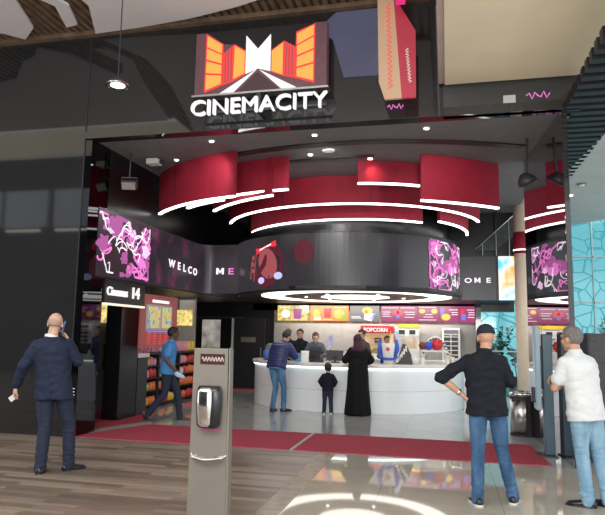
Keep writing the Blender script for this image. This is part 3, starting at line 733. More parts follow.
shp([(204, 172), (242, 194), (242, 274), (201, 294)], SIGNO, .016, 'lit_tower_side'); shp([(343, 194), (383, 163), (383, 283), (343, 268)], SIGNO, .016, 'lit_tower_side')
for x in (168, 179, 190): shp([(x, 200-(x-161)*.75), (x+4, 197-(x-161)*.75), (x+4, 309-(x-161)*.2), (x, 311-(x-161)*.2)], ESK, .012, 'stripe')
for x in (393, 404, 415): shp([(x, 163+(x-390)*.5), (x+4, 165+(x-390)*.5), (x+4, 287), (x, 285)], ESK, .012, 'stripe')
shp([(247, 134), (292, 185), (338, 130), (338, 268), (292, 257), (247, 276)], SIGNW, .022, 'white_letter')
shp([(285, 262), (200, 345), (150, 347)], SIGNW, .014, 'road_edge'); shp([(298, 262), (434, 332), (380, 335)], SIGNW, .014, 'road_edge')
shp([(291, 270), (372, 336), (215, 344)], mat('sign_road', (.06, .025, .03), .4), .012, 'road')
tb = vert_text('CINEMACITY', .33, 0, 0, 0, .035, .0, 1.0)
w0 = max(v.co.x for v in tb.verts); xf(tb, Matrix.Translation((-.04, -.03, .08)) @ Matrix.Diagonal(((W_+.06)/w0, 1, 1.0, 1)))
link('lettering', tb, SIGNW, sg)
link('bottom_rail', bx(0, W_, .0, .05, .11, .15), DGREY, sg); link('bracket', bx(.98, 1.04, .0, .30, .1, .4), DGREY, sg)
# reflections in the facade glass, modelled as a glowing slate sheet and solid sign
t = thing('slate_reflection', 'plain slate blue reflection in the facade glass behind the right of the sign', 'screen', (3.66, -.03, 5.35)); link('screen_face', prism(B(), [(.42, 0), (.98, 0), (.95, 1.02), (.3, 1.02), (.04, .8), (.25, .6)], .03), BLUREF, t)  # screen_face here is the reflection sheet, not a screen
t = thing('reflected_sign', 'reflected tall shop sign with beige face and red side, right of the slate reflection', 'sign', (4.62, -.45, 4.80))
link('reflected_beige_face', prism(B(), [(0, 1.55), (.22, 1.5), (.33, .0), (.1, .0), (.02, .25)], .05), mat('reflected_sign_beige', (.42, .27, .17), .5, emit=.25, ecol=(.42, .27, .17)), t)
link('reflected_red_face', prism(B(), [(.22, 1.5), (.52, .95), (.52, 0), (.33, .0)], .05, Matrix.Translation((0, .0, 0))), mat('reflected_sign_crimson', (.30, .02, .04), .5, emit=.35, ecol=(.35, .02, .04)), t)
link('bracket', bx(.1, .4, .05, .45, .6, .68), DGREY, t)
b = B(); ribbon(b, lambda u, v: V((u, -.006, v)), [(.15+.035*math.sin(k*1.9)+.0005*k, 1.38-k*.021) for k in range(60)], .014); link('reflected_script', b, SIGNR, t)
b = B(); ribbon(b, lambda u, v: V((u, -.006, v)), [(.40+.025*math.sin(k*1.9)+.0012*k, .70-k*.014) for k in range(36)], .012); link('reflected_script', b, WHITEP, t)
tag(link('neon_sign', bx(4.9, 5.02, -.8, -.7, 6.0, 6.45), emat('neon_pink', (.8, .03, .2), .8)), 'small bright pink sign edge at the very top, left of beige bulkhead', 'sign')
# shop reflections along the beam, built as small glowing shapes
for i, (x, z, w, h, m, lb) in enumerate([(5.75, 4.86, .16, .10, EGR, 'reflected white panel in the black band left of the right corner'), (6.6, 4.88, .3, .05, EPK, 'reflected pink neon squiggle on the black band at the right corner'), (4.72, 4.84, .22, .04, EPK, 'reflected pink neon line below the reflected sign')]):
    if m is EPK:
        b = B(); tube(b, [(x+w*k/8, -.012 if x > 5.5 else -.05, z+h*math.sin(k*2.4)) for k in range(9)], .008, 5); tag(link('neon_reflection', b, m), lb, 'sign')
    else: tag(link('panel_reflection', bx(x+.55, x+.55+w, -.025, -.0, z-.06, z+h-.06), emat('pale_panel_reflection', (.35, .33, .3), 1)), lb, 'sign')
# ------------------------------------------------------------------ left shop
sn = thing('cinemas_sign', 'glowing white Cinemas 14 sign on a lit beam, left', 'sign', (0.02, .60, 2.12))
bm = text_bm('Cinemas', .205, .012, .002); bm2 = text_bm('14', .28, .012, .004)
RZ = Matrix.Rotation(PI/2, 4, 'Z') @ Matrix.Rotation(PI/2, 4, 'X')
link('lettering', xf(bm, Matrix.Translation((.03, .0, .08)) @ RZ @ Matrix.Diagonal((.95, 1, 1, 1))), SIGNW, sn)
link('number', xf(bm2, Matrix.Translation((.03, .80, .07)) @ RZ @ Matrix.Diagonal((1.1, 1, 1, 1))), SIGNW, sn)
link('backing_beam', bx(-.06, .01, -.02, 1.35, -.05, .36), BLACK, sn); link('light_strip', bx(-.055, .02, 0, 1.35, -.085, -.05), emat('warm_strip', (.95, .8, .62), 1.0), sn)
def bars(parent, fn, rows, m, h=.02, seed=0):
    """rows of short strokes standing for unreadable small print: rows = (u0,u1,v)"""
    for u0, u1, v in rows:
        b = B(); n_ = max(4, int((u1-u0)/.02)); hs = [h*(.55+.45*abs(math.sin(k*2.1+seed+v*40))) for k in range(n_+1)]
        lo = [b.verts.new(fn(u0+(u1-u0)*k/n_, v)) for k in range(n_+1)]; hi = [b.verts.new(fn(u0+(u1-u0)*k/n_, v+hs[k])) for k in range(n_+1)]
        for k in range(n_): b.faces.new((lo[k], lo[k+1], hi[k+1], hi[k]))
        link('small_print', b, m, parent)
po = thing('hanging_poster', 'large red food poster board hanging above the snack shelves', 'poster', (-.12, 2.1, 1.3))
link('board', bx(-.03, 0, 0, 1.62, 0, 1.03), mat('poster_red', (.20, .05, .045), .45, emit=.35, ecol=(.30, .06, .06), var=.2, vscale=3), po)
fp = lambda u, v: V((.004, u, v))
FOODB = noise_emit('poster_food_photo', [(.38, (.10, .16, .42)), (.46, (.45, .45, .14)), (.54, (.30, .38, .10)), (.64, (.62, .25, .09))], 7, 1.0)
link('food_picture', bx(0.001, .004, .30, .82, .38, .80), FOODB, po); link('food_picture', bx(0.001, .004, .90, 1.32, .38, .80), FOODB, po)
bm = B(); box(bm, .0, .0025, .22, 1.36, .34, .84); link('picture_border', bm, EGR, po)
bars(po, fp, [(.45, 1.2, .88), (.45, 1.2, .91)], EW, .03, 1); bars(po, fp, [(.28, 1.3, .30)], EBL, .03, 2)
bars(po, fp, [(.3+.24*k, .3+.24*k+.14, .26-.05*j) for k in range(4) for j in range(5)], ERD, .025, 3)
link('hanger', cyl(B(), (-.015, .3, 1.03), (-.015, .3, 1.2), .008), DGREY, po); link('hanger', cyl(B(), (-.015, 1.3, 1.03), (-.015, 1.3, 1.2), .008), DGREY, po)
for i, (y, lb) in enumerate(((2.7, 'small yellow menu screen left of the hanging poster'), (6.6, 'small menu screen with food pictures right of the hanging poster'))):
    t = thing('menu_screen', lb, 'menu screen', (-1.55 if i == 0 else -1.62, 2.95 if i == 0 else 6.24, 1.78))
    link('screen_face', bx(0, .75, 0, .03, 0, .4), MENUG, t, bevel=.003); link('mount', bx(.3, .36, 0.03, .06, .2, .66), DGREY, t)
# snack shelf
sf = thing('snack_shelf', 'long black shelving unit filled with snacks behind the walking worker', 'shelf', (-.75, 3.0, 0))
link('frame', bx(-.35, -.30, 0, 3.1, 0, 1.15), DGREY, sf)
for k, z in enumerate((.06, .36, .63, .88)): link('shelf_board', bx(-.3, .12, 0, 3.1, z-.02, z), DGREY, sf)
link('worktop', bx(-.38, .14, -.02, 3.12, 1.12, 1.16), DGREY, sf, bevel=.004)
for y in (0, 1.0, 2.05, 3.06): link('upright', bx(-.3, .12, y, y+.04, 0, 1.12), DGREY, sf)
cols = [mat('snack_%s' % n_, c, .35, var=.2, vscale=30) for n_, c in (('orange', (.8, .17, .04)), ('red', (.6, .03, .04)), ('pink', (.75, .3, .38)), ('yellow', (.75, .5, .08)), ('white', (.7, .65, .62)), ('green', (.35, .6, .1)))]
def packet(w, h, d, m):
    b = B(); loft(b, [ering((0, 0, 0), w*.5, d*.25, 12, p=3), ering((0, 0, h*.12), w*.48, d*.5, 12, p=2.6), ering((0, 0, h*.5), w*.5, d*.55, 12), ering((0, 0, h*.88), w*.48, d*.4, 12), ering((0, 0, h), w*.5, d*.06, 12, p=3)])
    me = bpy.data.meshes.new('packet'); bmesh.ops.recalc_face_normals(b, faces=b.faces); b.to_mesh(me); b.free(); me.materials.append(m)
    for p in me.polygons: p.use_smooth = True
    return me
cn = ['orange', 'red', 'pink', 'yellow', 'white', 'green']
pk = [packet(.13, .19, .10, m) for m in cols]
rowcol = {0: [0, 0, 0, 3, 0, 1], 1: [1, 0, 0, 5, 0, 0], 2: [1, 1, 5, 2, 4, 0], 3: [4, 2, 2, 3, 2, 1], 4: [2, 2, 4, 2, 2, 3]}
lv = {0: 'bottom shelf', 1: 'second lowest shelf', 2: 'middle shelf', 3: 'upper shelf', 4: 'shelf top'}
for r, z in enumerate((.06, .36, .63, .88, 1.16)):
    for k in range(19):
        y = 3.0+.10+k*.158
        if any(abs((y-3.0)-u-.02) < .085 for u in (0, 1.0, 2.05, 3.06)) and r < 4: continue
        ci = rowcol[r][(k*6//19+k*(k % 3 == 0)) % 6]
        o = bpy.data.objects.new('snack_packet', pk[ci]); C.objects.link(o)
        o.location = (-.70, y, z); o.rotation_euler = (0, 0, PI/2+random.uniform(-.08, .08)); o.scale = (1, 1, random.uniform(.8, 1.05) if r < 4 else 1.25)
        tag(o, '%s snack packet on the %s of the black snack shelving' % (cn[ci], lv[r]), 'snack packet', 'snack packets: %s on the %s' % (cn[ci], lv[r]))
sc = thing('reception_counter', 'narrow pale topped service counter left of the snack shelves', 'counter', (-.42, 2.47, 0)); link('base', bx(-.2, .1, 0, .4, 0, 1.1), DGREY, sc); link('worktop', bx(-.22, .13, -.02, .42, 1.1, 1.18), CTOP, sc, bevel=.01)
# far doors
d1 = struct('door_1', bx(-1.95, -.45, 8.92, 9.0, 0, 2.05), BLACKD)
link('door_pane', bx(-1.68, -1.1, 8.90, 8.92, .5, 2.0), noise_emit('corridor_light', [(.35, (.10, .09, .08)), (.6, (.30, .28, .25))], 2.5, 1), d1); link('door_frame', bx(-2.0, -.4, 8.88, 9.0, 2.05, 2.1), DGREY, d1)
d2 = struct('door_2', bx(-.62, .32, 8.8, 8.92, 0, 2.05), mat('door_black', (.02, .02, .022), .25))
link('door_plate', bx(-.4, .05, 8.785, 8.80, 1.35, 1.5), STEEL, d2); link('door_edge', bx(-.70, -.64, 8.78, 8.9, 0, 2.05), mat('pale_edge', (.5, .48, .46), .4), d2)
link('door_handle', bx(.2, .23, 8.76, 8.80, .95, 1.2), STEEL, d2)
# ------------------------------------------------------------------ main counter
CX, CY, RX, RY = 3.38, 6.4, 2.55, 2.13
ct = thing('service_counter', 'big curved white concession counter in the middle', 'counter', (CX, CY, 0))
link('front_panel', arc(B(), 0, 0, RX-.06, .10, 172, 376, .0, .93, 80, ry=RY-.06), CWHITE, ct)
link('worktop', arc(B(), 0, 0, RX, .62, 170, 378, .93, 1.0, 90, ry=RY), CTOP, ct, bevel=.012)
link('plinth', arc(B(), 0, 0, RX-.09, .08, 172, 376, .0, .04, 60, ry=RY-.09), DGREY, ct)
link('light_strip', arc(B(), 0, 0, RX-.035, .02, 172, 376, .905, .928, 90, ry=RY-.035), emat('cool_led', (.8, .95, 1), 3.5), ct)
link('seam', arc(B(), 0, 0, RX-.058, .003, 172, 376, .45, .455, 80, ry=RY-.058), GREYB, ct)
# ------------------------------------------------------------------ menu boards on the back wall
def menu(x0, x1, label, bg):
    t = thing('menu_board', label, 'menu board', (x0, 8.88, 2.0), 0, 'lit menu boards over the counter')
    link('screen_face', bx(0, x1-x0, 0, .06, 0, .44), bg, t); link('mount', bx((x1-x0)/2-.05, (x1-x0)/2+.05, .06, .12, .1, .3), DGREY, t)
    return t, (lambda u, v: V((u, -.006, v)))
t, f_ = menu(.68, 1.62, 'leftmost menu board, food photo in yellow and green', MENUG)
patch(f_, oval(.25, .2, .13, .12), EW, 'cup_picture', t); patch(f_, [(.5, .05), (.7, .05), (.74, .35), (.47, .35)], EPP, 'cup_picture', t); bars(t, f_, [(.05, .4, .38)], EW, .02, 4)
t, f_ = menu(1.66, 2.78, 'second menu board, orange with a red drink cup', EOR)
patch(f_, [(.42, .1), (.6, .1), (.64, .36), (.39, .36)], ERD, 'cup_picture', t); patch(f_, oval(.85, .2, .16, .14), EYL, 'food_picture', t); patch(f_, oval(.18, .2, .11, .13), EYL, 'food_picture', t)
patch(f_, [(.1, .02), (.34, .02), (.3, .12), (.12, .12)], EW, 'food_picture', t); patch(f_, oval(.98, .12, .08, .07), EGN, 'food_picture', t); bars(t, f_, [(.7, 1.05, .38), (.38, .66, .03)], EW, .02, 5)
t, f_ = menu(2.82, 3.66, 'grey menu board with a blue and white nachos tray', EGR)
patch(f_, [(.4, .05), (.62, .0), (.74, .22), (.42, .24)], EW, 'tray_picture', t); patch(f_, [(.55, .02), (.64, .02), (.75, .2), (.68, .22)], EBL, 'tray_picture', t); patch(f_, oval(.5, .3, .15, .1), EYL, 'food_picture', t); patch(f_, oval(.46, .27, .06, .05), EOR, 'food_picture', t); bars(t, f_, [(.04, .3, .12), (.04, .34, .08)], EW, .025, 6)
t, f_ = menu(3.70, 4.72, 'magenta menu board with a red heart shape left of the popcorn row', EMAG)
bars(t, f_, [(.05, .5, .38), (.55, .95, .38), (.05, .28, .26), (.05, .25, .2), (.05, .28, .14), (.66, .95, .26), (.7, .95, .2), (.66, .92, .12)], EW, .018, 7); patch(f_, oval(.42, .24, .1, .07, .5), ERD, 'food_picture', t); patch(f_, oval(.54, .24, .1, .07, -.5), ERD, 'food_picture', t); patch(f_, oval(.48, .14, .06, .05), EBL, 'food_picture', t)
t, f_ = menu(4.73, 5.30, 'magenta menu board with two yellow nachos portions', EMAG)
patch(f_, oval(.12, .3, .08, .06), EYL, 'food_picture', t); patch(f_, oval(.45, .3, .08, .07), EYL, 'food_picture', t); bars(t, f_, [(.2, .4, .2), (.15, .42, .13), (.02, .5, .05), (.02, .5, .40)], EW, .018, 8)
t, f_ = menu(5.31, 5.84, 'magenta menu board with a blue cup beside nachos', EMAG)
patch(f_, [(.05, .18), (.12, .18), (.13, .38), (.04, .38)], EBL, 'cup_picture', t); patch(f_, oval(.18, .14, .12, .09), EYL, 'food_picture', t); bars(t, f_, [(.26, .5, .33), (.33, .5, .26), (.33, .5, .2)], EW, .022, 9)
t, f_ = menu(5.85, 6.26, 'rightmost magenta menu board with red and blue cups', EMAG)
patch(f_, oval(.08, .28, .07, .08), ERD, 'food_picture', t); patch(f_, [(.06, .06), (.16, .06), (.17, .22), (.05, .22)], EBL, 'cup_picture', t); bars(t, f_, [(.2, .4, .33), (.24, .4, .26), (.24, .4, .2), (.22, .4, .13)], EW, .02, 10)
# back counter + machines
bc = thing('back_counter', 'low white back counter along the rear wall under the menus', 'counter', (2.6, 8.35, 0)); link('base', bx(0, 3.6, .04, .62, 0, .92), CWHITE, bc); link('worktop', bx(-.02, 3.62, 0, .64, .92, .97), CTOP, bc, bevel=.008)
pm = thing('popcorn_machine', 'big popcorn machine with red POPCORN sign on the back counter', 'popcorn machine', (3.22, 8.40, .97))
MW = .84
link('base', bx(0, MW, 0, .5, 0, .14), WHITEP, pm, bevel=.01)
for x in (0, MW-.05): link('post', bx(x, x+.05, 0, .05, .14, .7), WHITEP, pm)
link('back_panel', bx(0, MW, .46, .5, .14, .7), mat('warm_cabinet', (.7, .5, .3), .4, emit=.5, ecol=(1, .65, .35)), pm)
link('glass_front', bx(.05, MW-.05, .01, .02, .14, .7), PANE, pm)
link('sign_box', bx(-.02, MW+.02, -.02, .5, .7, .90), REDP, pm, bevel=.008)
link('lettering', vert_text('POPCORN', .15, .06, -.035, .74, .006, .006, .93), SIGNW, pm)
link('kettle', lathe(B(), [(.08, .42), (.11, .46), (.11, .56), (.05, .58)], (MW/2, .25, 0), 20), STEEL, pm, True)
link('shelf', bx(.05, MW-.05, .05, .46, .38, .40), WHITEP, pm)
rnd = random.Random(2); b = B()
for i in range(260): ell(b, (rnd.uniform(.08, MW-.08), rnd.uniform(.06, .42), .15+rnd.uniform(0, .12)), .016, 5)
o = link('popcorn', b, mat('popcorn_yellow', (.9, .72, .35), .8), pm); o['kind'] = 'stuff'
nm = thing('snack_warmer', 'yellow topped nacho warmer cabinet right of the popcorn machine', 'warmer', (4.16, 8.42, .97))
link('body', bx(0, .62, 0, .45, 0, .28), WHITEP, nm, bevel=.01); link('top_box', bx(-.02, .62, -.02, .45, .62, .86), WHITEP, nm, bevel=.008); link('yellow_sign', bx(.05, .62, -.03, .3, .86, .96), YEL, nm)
link('back_panel', bx(0, .6, .41, .45, .28, .62), mat('warm_cabinet_back', (.7, .55, .4), .4, emit=.4, ecol=(1, .7, .45)), nm); link('post', bx(0, .04, 0, .04, .28, .62), WHITEP, nm); link('post', bx(.56, .6, 0, .04, .28, .62), WHITEP, nm); link('glass_front', bx(.04, .56, .01, .02, .28, .62), PANE, nm)
for x in (.08, .36): link('display', bx(x, x+.16, -.03, -.019, .69, .8), DGREY, nm)
fr = thing('vent_cabinet', 'white framed fridge door with dark shelves on the rear wall, right', 'fridge', (5.38, 8.75, .97))
link('body', bx(0, .48, .03, .24, 0, .87), WHITEP, fr, bevel=.01)
for k in (0, 1): link('glass_door', bx(.05+.2*k, .22+.2*k, .012, .03, .06, .68), DGREY, fr)
for z in (.14, .26, .38, .50, .62): link('rack', bx(.05, .42, 0, .012, z, z+.02), WHITEP, fr)
link('header', bx(.05, .43, .01, .03, .72, .82), EGR, fr)
# ------------------------------------------------------------------ things on the main counter
def monitor(x, y, rz, w, h, label, group='cash register screens'):
    t = thing('register_screen', label, 'screen', (x, y, 1.0), math.radians(rz), group)
    link('base', lathe(B(), [(.10, 0), (.10, .012), (.03, .02)], n=20), DGREY, t); link('stand', bx(-.02, .02, -.01, .02, .015, .12), DGREY, t)
    link('display', xf(box(B(), -w/2, w/2, -.02, .02, .05, .05+h), Matrix.Rotation(-.15, 4, 'X')), DGREY, t, bevel=.006); link('port', bx(-.05, .05, -.03, -.021, .10, .14), BLACK, t)
monitor(2.62, 4.95, -15, .34, .22, 'black register screen back, left of the two behind the child'); monitor(3.13, 4.82, -5, .40, .22, 'black register screen back, right of the two behind the child')
t = thing('tablet', 'blue tablet standing on the counter beside the puffer jacket man', 'tablet', (2.2, 5.0, 1.0), math.radians(-25)); link('case', xf(box(B(), -.14, .14, 0, .015, 0, .2), Matrix.Rotation(-.35, 4, 'X')), mat('tablet_blue', (.12, .32, .55), .35), t, bevel=.005); link('prop', xf(box(B(), -.05, .05, .06, .07, 0, .12), Matrix.Rotation(.2, 4, 'X')), DGREY, t)
t = thing('paddle_sign', 'pale blue and white paddle sign standing by the registers', 'sign', (2.92, 5.0, 1.0), -.1); link('base', lathe(B(), [(.07, 0), (.07, .015)], n=16), WHITEP, t); link('pole', cyl(B(), (0, 0, .01), (.02, 0, .34), .01), WHITEP, t)
link('paddle', xf(loft(B(), [ering((0, -.012, .46), .055, .15, 20, V((1, 0, 0)), V((0, 0, 1))), ering((0, .012, .46), .055, .15, 20, V((1, 0, 0)), V((0, 0, 1)))]), Matrix.Rotation(.15, 4, 'Y')), mat('paddle_lilac', (.5, .52, .8), .4, var=.3), t)
# large character-free promo stand: cup, film strip arch, ball
t = thing('drink_display', 'white cup shaped display with blue sides and red dot on the counter', 'display', (4.28, 4.87, 1.0), 0)
link('cup', lathe(B(), [(.10, 0), (.15, .42), (.145, .44)], n=24), WHITEP, t, True)
link('side_wing', tube(B(), [(-.10, 0, .1), (-.19, 0, .3), (-.17, 0, .52)], [.03, .05, .03]), BLUEP, t, True); link('side_wing', tube(B(), [(.10, 0, .1), (.19, 0, .3), (.17, 0, .52)], [.03, .05, .03]), BLUEP, t, True)
link('emblem', lathe(B(), [(.04, 0), (.04, .02)], n=16), REDP, t).matrix_local = Matrix.Translation((0, -.13, .32)) @ Matrix.Rotation(PI/2, 4, 'X')
link('red_band', lathe(B(), [(.112, .08), (.125, .14)], n=24), BLUEP, t, True); link('straw', cyl(B(), (.02, 0, .4), (.05, 0, .70), .012), YEL, t)
t = thing('clapper_display', 'black cone display with white bars standing on the counter', 'display', (4.62, 5.05, 1.0), 0)
link('fan', prism(B(), [(-.2, 0), (.17, 0), (.13, .2), (.02, .42), (-.05, .44)], .1), DGREY, t, bevel=.01)
for k in range(5): link('white_bar', prism(B(), [(-.19+.05*k, .04+.06*k), (-.155+.05*k, .02+.06*k), (-.10+.035*k, .14+.06*k), (-.135+.035*k, .16+.06*k)], .012, Matrix.Translation((0, -.012, 0))), WHITEP, t)
link('arm', xf(box(B(), -.05, .05, 0, .03, 0, .36), Matrix.Translation((-.08, .04, .36)) @ Matrix.Rotation(-.35, 4, 'Y')), mat('display_lilac', (.6, .62, .75), .4), t)
tag(link('white_carton', xf(lathe(B(), [(.07, 0), (.09, .14), (.08, .16)], n=20), Matrix.Translation((4.82, 5.12, 1.0))), WHITEP, None, True), 'small white tub on the counter between the displays', 'tub')
t = thing('ball_display', 'arched film strip display holding red and blue balls, right end of the counter', 'display', (5.22, 5.62, 1.0), .3)
pts = [(.28*math.cos(a)+.02, 0, .12+.44*math.sin(a)) for a in [PI*.98-PI*k/14*.98 for k in range(15)]]
link('film_arch', tube(B(), pts, [.05+.01*math.sin(k) for k in range(15)], 10), WHITEP, t, True)
b = B()
for k in range(1, 14, 1):
    p = V(pts[k]); box(b, -.022, .022, -.075, -.05, -.016, .016, Matrix.Translation(p))
link('film_holes', b, DGREY, t)
link('leg', cyl(B(), (.3, 0, 0), (.3, 0, .14), .05), WHITEP, t); link('leg', cyl(B(), (-.26, 0, 0), (-.26, 0, .14), .05), WHITEP, t)
link('shelf', bx(-.30, .3, -.08, .08, .26, .30), WHITEP, t)
link('ball', ell(B(), (.06, -.04, .42), .13, 18), REDP, t, True); link('ball', ell(B(), (-.14, -.05, .40), .10, 16), BLUEP, t, True); link('ball', ell(B(), (-.26, -.03, .40), .09, 16), mat('maroon_ball', (.2, .03, .03), .4), t, True)
for i, (x, y, m, h, lb) in enumerate([(1.62, 5.55, WHITEP, .10, 'white cup at the left end of the counter'), (3.5, 4.83, YEL, .16, 'yellow cup beside the right register screen'), (3.6, 5.9, YEL, .3, 'tall yellow tub behind the register screens'), (5.55, 6.1, YEL, .22, 'yellow bottle at the right end of the counter'), (5.62, 5.85, WHITEP, .14, 'white cup at the right end of the counter')]):
    if y == 5.9: x, y = 3.42, 4.98
    t = thing('cup', lb, 'cup', (x, y, 1.0)); link('cup_body', lathe(B(), [(.035, 0), (.05, h), (.045, h), (.04, h-.01)], n=18), m, t, True); link('lid', lathe(B(), [(.052, h), (.045, h+.015)], n=18), WHITEP, t)
tag(link('paper_bag', loft(B(), [ering((2.42, 4.98, 1.0), .09, .05, 16, p=4), ering((2.42, 4.98, 1.2), .09, .045, 16, p=4), ering((2.42, 4.98, 1.24), .1, .02, 16, p=3)]), WHITEP), 'white paper bag on the counter left of the registers', 'bag')
# backpack on the counter left
t = thing('backpack', 'blue and grey backpack lying on the left end of the counter', 'backpack', (1.52, 5.32, 1.0), .4)
link('main_bag', loft(B(), [ering((0, 0, 0), .14, .09, 20, p=3), ering((0, 0, .18), .15, .10, 20, p=2.6), ering((0, 0, .34), .12, .08, 20), ering((0, 0, .39), .05, .04, 20)]), mat('grey_nylon', (.12, .13, .15), .6), t, True)
link('front_pocket', loft(B(), [ering((-.09, -.05, .02), .08, .06, 16, p=3), ering((-.1, -.06, .2), .085, .065, 16, p=3), ering((-.09, -.05, .25), .04, .03, 16)]), mat('blue_nylon', (.06, .12, .4), .6), t, True)
link('strap', tube(B(), [(.05, .08, .35), (.1, .14, .25), (.08, .13, .08)], .015), DGREY, t)
# ------------------------------------------------------------------ bins, kiosk, padded box, sanitiser
def bin_(x, y, label):
    t = thing('trash_can', label, 'trash can', (x, y, 0), 0, 'steel trash cans by the mirrored wall')
    link('body', lathe(B(), [(.185, .03), (.19, .62)], n=36), STEEL, t, True); link('base_ring', lathe(B(), [(.192, 0), (.192, .035)], n=36), DGREY, t)
    link('band', lathe(B(), [(.196, .60), (.196, .64)], n=36), DGREY, t); link('lid', loft(B(), [ering((0, 0, z), r, r, 36) for r, z in ((.195, .64), (.19, .70), (.15, .72), (.14, .68))]), CHROME, t, True)
    link('side_cover', arc(B(), 0, 0, .195, .006, -75, 40, .03, .60, 20), DGREY, t); link('handle', bx(-.17, -.06, -.20, -.17, .56, .62), DGREY, t, bevel=.01)
bin_(6.70, 2.5, 'steel trash can with black side panel beyond the capped man')
ki = thing('kiosk', 'slim blue grey upright kiosk with pale side screen beside the white polo man', 'kiosk', (6.80, .72, 0))
link('column', bx(.0, .13, -.03, .12, .02, 1.66), BLUEGREY, ki, bevel=.01); link('base_plate', bx(-.12, .15, -.10, .18, 0, .02), DGREY, ki, bevel=.004)
link('screen_panel', bx(-.10, -.035, -.08, .22, .62, 1.76), LBLUE, ki, bevel=.008); link('display', bx(-.106, -.10, -.05, .18, .75, 1.7), emat('kiosk_display', (.3, .35, .4), .6), ki); link('reader', bx(-.15, -.10, .0, .12, .72, .92), DGREY, ki, bevel=.01)
link('arm', bx(-.04, .0, .02, .10, .9, 1.5), DGREY, ki)
pb = thing('covered_cabinet', 'tall dark grey cloth covered cabinet at the right edge', 'cabinet', (7.32, .35, 0))
b = B(); box(b, 0, .75, 0, .6, .55, 1.68); bmesh.ops.subdivide_edges(b, edges=b.edges[:], cuts=14, use_grid_fill=True); wrinkle(b, .012, (4, 4, 5), None, 2)
link('padded_cover', b, QUILT, pb, True); link('lower_panel', bx(.02, .73, .02, .58, 0, .56), mat('teal_panel', (.06, .12, .14), .4), pb)
for z in (.9, 1.28): link('strap', bx(-.012, .76, -.014, .0, z, z+.03), DGREY, pb)
st = thing('sanitizer_stand', 'tall taupe metal hand sanitizer stand on the wood floor', 'sanitizer stand', (3.575, -3.54, 0))
link('post', loft(B(), [[V((x*w, y, z)) for x, y in ((-1, -.03), (1, -.03), (1, .06), (-1, .06))] for z, w in ((0.02, .178), (1.47, .160))]), TAUPE, st, bevel=.004)
link('base_plate', bx(-.22, .22, -.18, .22, 0, .02), TAUPE, st, bevel=.003)
link('edge_trim', bx(.158, .166, -.034, .062, .02, 1.475), CHROME, st).rotation_euler = (0, -.0085, 0)
link('logo_plate', bx(-.10, .115, -.036, -.031, 1.34, 1.425), mat('plate_maroon', (.045, .012, .015), .35), st)
b = B(); ribbon(b, lambda u, v: V((u, -.039, v)), [(-.085+.0062*k, 1.382+.02*math.sin(k*1.35)) for k in range(32)], .008); link('logo_script', b, mat('plate_ink', (.55, .42, .38), .5), st)
dp = link('dispenser', loft(B(), [[V((x*w-.015, y, z)) for x, y in ((-1, -.0), (-1, -1), (-.8, -1.15), (.8, -1.15), (1, -1), (1, 0))] for z, w in ()]) if False else loft(B(), [ering((.012, -.085, z), w, d, 24, p=3.6) for z, w, d in ((.83, .075, .04), (.85, .095, .055), (1.0, .105, .06), (1.12, .105, .058), (1.165, .09, .045))]), mat('dispenser_black', (.012, .012, .013), .25), st, True)
link('chrome_front', loft(B(), [ering((-.008, -.105, z), w, d, 24, p=3) for z, w, d in ((.84, .045, .035), (.86, .062, .045), (1.0, .073, .052), (1.12, .071, .05), (1.155, .055, .036))]), CHROME, dp, True)
b = B(); 
for k in range(12): box(b, -.08+k*.016, -.08+k*.016+.010, -.036, -.031, .800, .815)
link('sticker', b, mat('sticker_pink', (.6, .08, .3), .5), st)
tr = B(); ribbon(tr, lambda u, v: V((u, -.03-v, .60-.25*v)), [(-.13, .02), (-.08, .05), (0, .07), (.08, .05), (.13, .02)], .06)
bmesh.ops.solidify(tr, geom=tr.faces[:], thickness=.006); link('drip_tray', tr, mat('clear_acrylic', (.55, .52, .48), .1, coat=.5), st)
b = B(); tube(b, [(-.155, -.03, .605), (-.12, -.08, .59), (-.04, -.11, .58), (.04, -.11, .58), (.12, -.08, .59), (.155, -.03, .605)], .005); link('tray_rim', b, WHITEP, st)
# ------------------------------------------------------------------ people
# 1 suit man
t, J = person('person', 'bald man in a navy suit seen from behind, holding a phone to his ear', (1.13, -2.12, 0), 26, dict(
    skin=SKINP, hair=('fringe', HAIRSTUB), legs=NAVYT, top=NAVY, topname='jacket', collar=WHITEP, shoe=SHOEB, topw=1.13, shr=.185, hemf=-.22, flare=.006, seam=1, sler=(.070, .062, .048), legw=1.05, wr=.009, hemz=-.04,
    pelvis=(-.05, 0, .95), chest=(-.09, 0, 1.30), neck=(-.105, .0, 1.475), headrot=(-6, -8, 3), head=(-.075, .02, 1.63),
    **{'ankle-1': (-.13, -.02, .085), 'ankle1': (.15, .10, .085), 'foot-1': 4, 'foot1': -62, 'knee-1': (-.11, .0, .50), 'knee1': (.13, .08, .50),
       'elbow-1': (-.37, -.04, 1.15), 'wrist-1': (-.45, .06, .93), 'hand-1': ((-.25, .25, -1), (1, .3, .1), .7),
       'elbow1': (.185, .07, 1.20), 'wrist1': (.065, .12, 1.445), 'hand1': ((-.5, .02, .75), (-.8, -.1, -.5), .5)}), scale=1.03)
